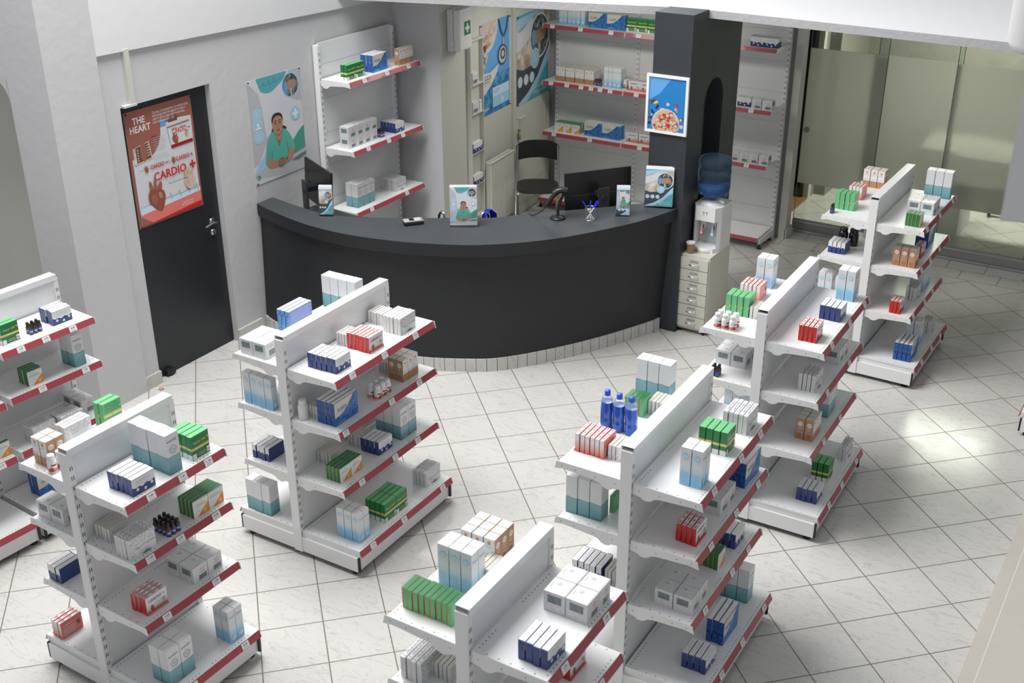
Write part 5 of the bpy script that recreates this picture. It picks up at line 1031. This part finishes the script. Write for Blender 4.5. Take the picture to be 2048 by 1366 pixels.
def mini2(s):
    s2_ = Sheet(s.mb, s.P(0, s.h * .16), s.u, s.v, s.w, s.h * .8, .00004); call_art(Sheet(s.mb, s.P(0, 0), s.u, s.v, s.w, s.h * .6, .00002)); s2_.o = s2_.o + s.n * .0012; scrubs_art(s2_)
    t_ = Sheet(s.mb, s.P(0, 0) + s.n * .004, s.u, s.v, s.w, s.h, .00004); t_.poly([(0, 0), (0, .20), (.5, .16), (1, .20), (1, 0)], 'slate'); t_.poly([(.3, 0), (1, .22), (1, 0)], 'sky_l'); t_.rect(0, .93, 1, 1, 'white'); t_.rect(0, .90, 1, .93, 'sky_l')
    for a in (.22, .5, .78): t_.ell(a, .19, .10, 'sky_p')
holder('leaflet_holder', 'leaflet holder with the woman in scrubs, in the middle of the counter', (-3.243, -1.385, 1.05), math.radians(-58), .20, .30, scrubs_art)
holder('leaflet_holder', 'narrow leaflet holder in front of the left monitor', (-4.272, -1.72, 1.05), math.radians(-62), .10, .225, mini, .04)
holder('leaflet_holder', 'narrow leaflet holder with scrubs leaflets, right of the pen cup', (-2.338, -.575, 1.05), math.radians(-62), .10, .225, mini2, .04)
holder('leaflet_holder', 'large leaflet holder with FREE CALL sheets against the black column', (-2.19, -.262, 1.05), math.radians(-70), .215, .30, call_art, .03, 6)

# ================================================================== things on and behind the counter
def monitor(a, b, label, toward):
    a, b = Vector((*a, 0)), Vector((*b, 0)); c = (a + b) / 2; u = (b - a).normalized(); n = Vector((*toward, 0)).normalized(); n = (n - u * n.dot(u)).normalized(); hw = (b - a).length / 2
    t = thing('computer_monitor', label, 'monitor', (c.x, c.y, .90), 0, 'black monitors behind the counter'); Z = Vector((0, 0, 1))
    tl = (Z + n * -.06).normalized()
    m = MB(); m.obox(Z * .245, u * hw, tl * .165, n * .009, 'screen_black'); m.obj('screen', parent=t, bevel=.004)
    m = MB(); m.obox(Z * .17 + n * .016, u * hw * .75, tl * .06, n * .008, 'screen_black'); m.obj('rear_housing', parent=t, bevel=.004)
    m = MB(); m.obox(Z * .15 + n * .115, u * .045, Z * .15, n * .008, 'stand_grey'); m.lathe([(.028, 0), (.026, .002)], 'slot', n * .1235 + Z * .215, 20, n); st_ = m.obj('stand', parent=t)
    m = MB(); m.obox(Z * .235 + n * .065, u * .035, Z * .02, n * .05, 'plastic_black'); m.obj('arm', parent=t); m = MB(); m.obox(Z * .006 + n * .05, u * .11, Z * .006, n * .09, 'plastic_black'); m.obj('base', parent=t, bevel=.003)
monitor((-4.85, -1.275), (-4.38, -1.515), 'black monitor seen edge-on at the left end of the counter', (-.45, -.89))
monitor((-2.83, -.60), (-2.48, -.16), 'black monitor seen from behind, left of the black column', (.79, -.62))
ch = thing('folding_chair', 'black folding chair with grey tube legs in front of the white door', 'chair', (-4.17, 1.28, 0), math.radians(-60)); 
m = MB(); pts = [(.215 * math.copysign(abs(math.cos(t)) ** .6, math.cos(t)), .205 * math.copysign(abs(math.sin(t)) ** .6, math.sin(t))) for t in [k * PI / 12 for k in range(24)]]
m.prism([(a, b, .445) for a, b in pts], (0, 0, .022), 'seat_black'); m.obj('seat', parent=ch, bevel=.008)
m = MB(); bk = []
for k in range(13): t = -1 + k / 6; bk.append((-.225 - .035 * (1 - t * t), t * .21))
top = lambda t: .845 - .05 * abs(t) ** 4; bot = lambda t: .645 + .025 * (1 - t * t) - .0
for i in range(12):
    (xa, ya), (xb, yb) = bk[i], bk[i + 1]; ta, tb = ya / .21, yb / .21
    for dx, rev in ((0, 0), (-.012, 1)):
        q = [(xa + dx, ya, bot(ta)), (xb + dx, yb, bot(tb)), (xb + dx, yb, top(tb)), (xa + dx, ya, top(ta))]; m.face(q[::-1] if rev else q, 'seat_black', True)
    m.face([(xa, ya, top(ta)), (xb, yb, top(tb)), (xb - .012, yb, top(tb)), (xa - .012, ya, top(ta))], 'seat_black'); m.face([(xb, yb, bot(tb)), (xa, ya, bot(ta)), (xa - .012, ya, bot(ta)), (xb - .012, yb, bot(tb))], 'seat_black')
for e in (0, 12): xa, ya = bk[e]; q = [(xa, ya, bot(1)), (xa - .012, ya, bot(1)), (xa - .012, ya, top(1)), (xa, ya, top(1))]; m.face(q if e == 0 else q[::-1], 'seat_black')
m.obj('backrest', parent=ch)
for sg in (-1, 1):
    m = MB(); m.tube([(-.235, sg * .195, .80), (-.17, sg * .205, .50), (.0, sg * .21, .22), (.16, sg * .21, .01)], .011, 'steel'); m.obj('leg', parent=ch); m = MB(); m.tube([(.17, sg * .185, .435), (.05, sg * .19, .33), (-.20, sg * .19, .01)], .011, 'steel'); m.obj('leg', parent=ch)
m = MB(); m.tube([(.10, -.21, .09), (.10, .21, .09)], .007, 'steel'); m.tube([(-.15, -.19, .09), (-.15, .19, .09)], .007, 'steel'); m.obj('stretcher', parent=ch)
oc = thing('chrome_chair', 'chrome-framed chair mostly hidden behind the middle leaflet holder', 'chair', (-3.645, -.79, 0), math.radians(-59))
m = MB()
for sg in (-1, 1): m.tube([(0, sg * .20, 0), (0, sg * .20, .82), (.005, sg * .195, .89), (.02, sg * .175, .925), (.04, sg * .15, .91), (.05, sg * .14, .84), (.05, sg * .14, .5)], .012, 'chrome')
m.obj('frame', parent=oc); m = MB(); m.box(-.42, .02, -.19, .19, .44, .48, 'seat_black'); m.obj('seat', parent=oc, bevel=.01); m = MB(); m.box(.0, .02, -.18, .18, .55, .80, 'seat_black'); m.obj('backrest', parent=oc, bevel=.008)
for sg in (-1, 1): m = MB(); m.tube([(-.40, sg * .18, 0), (-.40, sg * .18, .45)], .012, 'chrome'); m.obj('leg', parent=oc)
ll = MB(); b0 = Vector((-3.645, -.79, .02)); R2 = Matrix.Rotation(math.radians(-59), 3, 'Z')
for k in range(6): ll.tube([b0 + R2 @ Vector((.03 + .005 * k, .125 + .008 * k, .70 - .02 * k)), b0 + R2 @ Vector((.035, .15 + .006 * k, .88)), b0 + R2 @ Vector((.02, .18 + .008 * k, .922)), b0 + R2 @ Vector((-.005, .215 + .009 * k, .88)), b0 + R2 @ Vector((-.015, .225 + .01 * k, .66 - .02 * k))], .0055, 'lanyard', 6)
tag(ll.obj('lanyard'), 'blue lanyard looped over the chrome chair behind the counter', 'lanyard')
ct_ = thing('card_terminal', 'small grey card payment terminal lying on the counter', 'card terminal', (-3.60, -1.53, 1.05), math.radians(50))
m = MB(); m.box(-.075, .075, -.036, .036, 0, .026, 'plastic_black'); m.obj('base', parent=ct_, bevel=.008); m = MB(); m.box(-.073, .073, -.034, .034, .0265, .036, 'plastic_grey'); m.obj('cover', parent=ct_, bevel=.003)
m = MB(); m.box(-.030, .005, -.024, .024, .0365, .038, 'screen_black'); m.obj('display', parent=ct_)
m = MB()
for i in range(4):
    for j in range(3): m.box(.016 + i * .014, .026 + i * .014, -.024 + j * .018, -.012 + j * .018, .0365, .040, (['red', 'yellow', 'green'][j] if i == 3 else 'greyl'))
m.obj('keypad', parent=ct_)
sc = thing('barcode_scanner', 'black handheld barcode scanner resting in its gooseneck stand', 'scanner', (-2.735, -.87, 1.05), math.radians(32))
m = MB(); m.lathe([(.052, 0), (.060, .004), (.055, .012), (.030, .020), (.014, .024)], 'plastic_black', n=24); m.obj('stand_base', parent=sc); m = MB(); m.tube([(0, 0, .015), (.0, .005, .07), (.015, .01, .13), (.035, .012, .17), (.038, .010, .20)], .011, 'plastic_black'); m.obj('gooseneck', parent=sc)
m = MB(); m.tube([(.065, 0, .215), (.03, 0, .225), (-.005, 0, .215), (-.03, 0, .195)], .024, 'plastic_black', 12); m.obj('scanner_head', parent=sc); m = MB(); m.tube([(-.0, 0, .215), (-.04, -.002, .175), (-.075, -.004, .12), (-.085, -.004, .105)], .018, 'plastic_black', 12); m.obj('grip', parent=sc)
m = MB(); m.tube([(-.03, 0, .165), (-.01, .0, .14), (.01, 0, .155), (.02, 0, .19)], .004, 'orange_m', 8); m.obj('trigger', parent=sc); m = MB(); m.tube([(-.085, 0, .105), (-.11, 0, .07), (-.15, .02, .03), (-.19, .06, .004), (-.21, .10, .003)], .004, 'plastic_black', 8); m.obj('cable', parent=sc)
pc = thing('pen_cup', 'silver mesh pen cup on the counter beside the scanner', 'pen cup', (-2.515, -.765, 1.05)); m = MB()
for k in range(28):
    for sg in (1, -1): m.tube([(.040 * math.cos(k * PI / 14), .040 * math.sin(k * PI / 14), .003), (.040 * math.cos(k * PI / 14 + sg * .5), .040 * math.sin(k * PI / 14 + sg * .5), .048), (.040 * math.cos(k * PI / 14 + sg), .040 * math.sin(k * PI / 14 + sg), .093)], .0006, 'steel', 3)
m.obj('mesh_wall', parent=pc)
for z in (.003, .094): m = MB(); m.tube([(.040 * math.cos(k * PI / 12), .040 * math.sin(k * PI / 12), z) for k in range(25)], .0024, 'chrome', 6); m.obj('rim', parent=pc)
m = MB(); m.lathe([(.039, .0005), (.039, .002)], 'steel', n=24); m.obj('base', parent=pc)
for k, (a, r1, nm) in enumerate(((2.9, .034, 'leftmost'), (1.5, .02, 'upright'), (.6, .034, 'right-leaning'), (.15, .036, 'rightmost'))):
    p = thing('ballpoint_pen', 'blue ballpoint pen, ' + nm + ' in the mesh cup', 'pen', (-2.515, -.765, 1.053), 0, 'blue pens in the mesh cup'); u_ = Vector((rgt.x, rgt.y, 0)).normalized(); f_ = Vector((-u_.y, u_.x, 0)); d_ = u_ * math.cos(a) + f_ * math.sin(a) * .5
    A = -d_ * r1 * .8 + Vector((0, 0, .004)); B_ = d_ * r1 * .93 + Vector((0, 0, .094)); C_ = A + (B_ - A) * 1.5
    m = MB(); m.tube([A, B_], .0035, 'white'); m.obj('barrel', parent=p); m = MB(); m.tube([A + (C_ - A) * .62, A + (C_ - A) * .66, C_ - (C_ - A) * .04, C_], .0052, 'pen_blue'); m.obj('cap', parent=p)

# ------------------------------------------------------------------ drawer unit, water cooler, cup
du = thing('drawer_unit', 'cream six-drawer metal cabinet under the water cooler', 'drawer cabinet', (-1.905, .06, 0)); hx, hy = .125, .215; zt3 = .67
m = MB(); m.box(-hx, hx, -hy + .016, hy, .03, zt3, 'cabinet'); m.obj('carcass', parent=du, bevel=.003)
for i in range(6):
    z0 = .055 + i * .1; q = MB(); q.box(-hx + .010, hx - .010, -hy, -hy + .014, z0, z0 + .094, 'cabinet'); q.box(-.035, .035, -hy - .001, -hy, z0 + .058, z0 + .076, 'steel'); dr = q.obj('drawer', parent=du)
    q = MB(); q.tube([(-.036, -hy, z0 + .048), (-.036, -hy - .020, z0 + .043), (.036, -hy - .020, z0 + .043), (.036, -hy, z0 + .048)], .0045, 'chrome', 8); q.obj('handle', parent=dr)
for sx in (-1, 1):
    for sy in (-1, 1): q = MB(); q.lathe([(.012, 0), (.014, .008), (.010, .03)], 'rubber', (sx * .10, sy * .18, 0), 12); q.obj('foot', parent=du)
wc = thing('water_cooler', 'white water cooler with red and blue taps on the drawer unit', 'water cooler', (-1.89, .10, zt3), math.radians(0)); H = .37; cx, cy = .115, .135
out_ = [(-cx, cy), (cx, cy), (cx, -cy + .06), (cx - .035, -cy), (-cx + .035, -cy), (-cx, -cy + .06)]
m = MB()
m.prism([(a, b, .03) for a, b in out_][::-1], (0, 0, .0), 'plastic_white')
def ring(z0, z1, pts, mt): m.prism([(a, b, z0) for a, b in pts], (0, 0, z1 - z0), mt)
ring(0, .035, out_, 'plastic_white'); ring(.255, H, out_, 'plastic_white'); back_ = [(-cx, cy), (cx, cy), (cx, -.01), (-cx, -.01)]; ring(.035, .255, back_, 'plastic_white')
for sx in (-1, 1): ring(.035, .255, [(sx * cx, -.01), (sx * cx, -cy + .06), (sx * (cx - .022), -cy + .028), (sx * (cx - .022), -.01)][::sx if sx > 0 else 1], 'plastic_white')
m.obj('housing', parent=wc)
m = MB(); m.box(-.09, .09, -.014, -.0105, .035, .255, 'plastic_grey'); m.obj('dispensing_panel', parent=wc)
for sx, mt, nm in ((-1, 'red', 'hot tap'), (1, 'sky', 'cold tap')):
    q = MB(); q.box(sx * .045 - .016, sx * .045 + .016, -.050, -.015, .17, .225, 'plastic_white'); q.lathe([(.010, 0), (.012, .03)], mt, (sx * .045, -.055, .165), 12); q.tube([(sx * .045, -.05, .215), (sx * .045, -.075, .20), (sx * .045, -.078, .15)], .006, 'plastic_white'); q.box(sx * .045 - .015, sx * .045 + .015, -.082, -.074, .118, .150, mt); q.box(sx * .045 - .011, sx * .045 + .011, -.083, -.081, .126, .148, 'plastic_white'); o = q.obj('tap', parent=wc); o['label'] = ('red hot tap' if sx < 0 else 'blue cold tap')
q = MB()
for sx in (-1, 1): q.lathe([(.005, 0), (.005, .003)], 'slot', (sx * .012, -cy - .0, .325), 10, (0, -1, 0)); q.lathe([(.003, 0), (.003, .003)], 'red' if sx < 0 else 'sky', (sx * .012, -cy, .308), 8, (0, -1, 0))
q.obj('indicator_light', parent=wc); q = MB(); q.lathe([(.075, 0), (.08, .006), (.08, .03), (.07, .034)], 'plastic_white', (0, -.085, .0), 24); q.obj('drip_tray', parent=wc); q = MB(); q.lathe([(.095, 0), (.09, .012), (.06, .022), (.058, .03)], 'plastic_white', (0, 0, H + .0005), 28); q.obj('bottle_collar', parent=wc)
wb = thing('water_bottle', 'large blue plastic water bottle upside down on the cooler', 'water bottle', (-1.89, .10, zt3 + H + .022)); r = .128
m = MB(); m.lathe([(.030, .0), (.032, .025), (.065, .035), (.105, .052), (.125, .085), (r, .11), (r, .150), (r - .006, .157), (r - .006, .163), (r, .17), (r, .255), (r - .006, .262), (r - .006, .268), (r, .275), (r, .318), (.118, .342), (.09, .356), (.05, .362), (0, .358)], 'bottle_blue', n=40); m.obj('shell', parent=wb)
m = MB(); m.lathe([(.0, .03), (.06, .038), (.101, .056), (.120, .087), (r - .005, .112), (r - .005, .134), (0, .134)], 'water', n=40); m.obj('water', parent=wb)
cu_ = thing('paper_cup', 'stacked brown paper cups beside the water cooler taps', 'paper cup', (-1.965, -.105, zt3)); m = MB(); m.lathe([(.024, 0), (.033, .078), (.0345, .080), (.033, .082), (.031, .078), (.022, .004), (0, .004)], 'kraft', n=24); m.obj('cup', parent=cu_)
m = MB(); m.lathe([(.0335, .082), (.0345, .090), (.036, .092), (.034, .093), (.031, .082), (.028, .06)], 'white', n=24); m.obj('inner_cup', parent=cu_)

# rack foot entering at the right edge, and floor crumbs
rack((1.098, -.49, 0), 0, .9125, 1.21, .90, .55, 1.398, 'empty white rack of which only a black foot corner enters at the right edge', {}, 8)
m = MB(); m.lathe([(.012, 0), (.02, .004), (.01, .02), (.006, .035), (0, .036)], 'bone', (-4.84, -3.04, 0), 10); m.box(-4.87, -4.82, -3.06, -3.03, 0, .004, 'bone'); tag(m.obj('wood_scrap'), 'small yellowish scrap lying on the floor beside the door jamb', 'scrap')
# lamps in the rooms under the mezzanine: strip lights on the ceiling
def strip(x, y, w_, l_, label, P, col):
    t = thing('ceiling_light', label, 'ceiling light', (x, y, 2.40)); m = MB(); m.box(-w_ / 2 - .02, w_ / 2 + .02, -l_ / 2 - .02, l_ / 2 + .02, .012, .045, 'white'); m.obj('housing', parent=t)
    m = MB(); m.box(-w_ / 2, w_ / 2, -l_ / 2, l_ / 2, .0, .011, 'diffuser'); m.obj('diffuser', parent=t); area('strip_light', (x, y, 2.39), (x, y, 0), w_, l_, P, col)
mat('diffuser', (.9, .9, .85), .5, emit=(1, 1, .9, 2))
strip(-.6, 3.7, 1.2, .25, 'ceiling strip light in the room behind the glass', 62, (1.0, .985, .88))
strip(-3.4, 1.0, 1.2, .25, 'ceiling strip light above the staff area behind the counter', 13, (1.0, .98, .90))
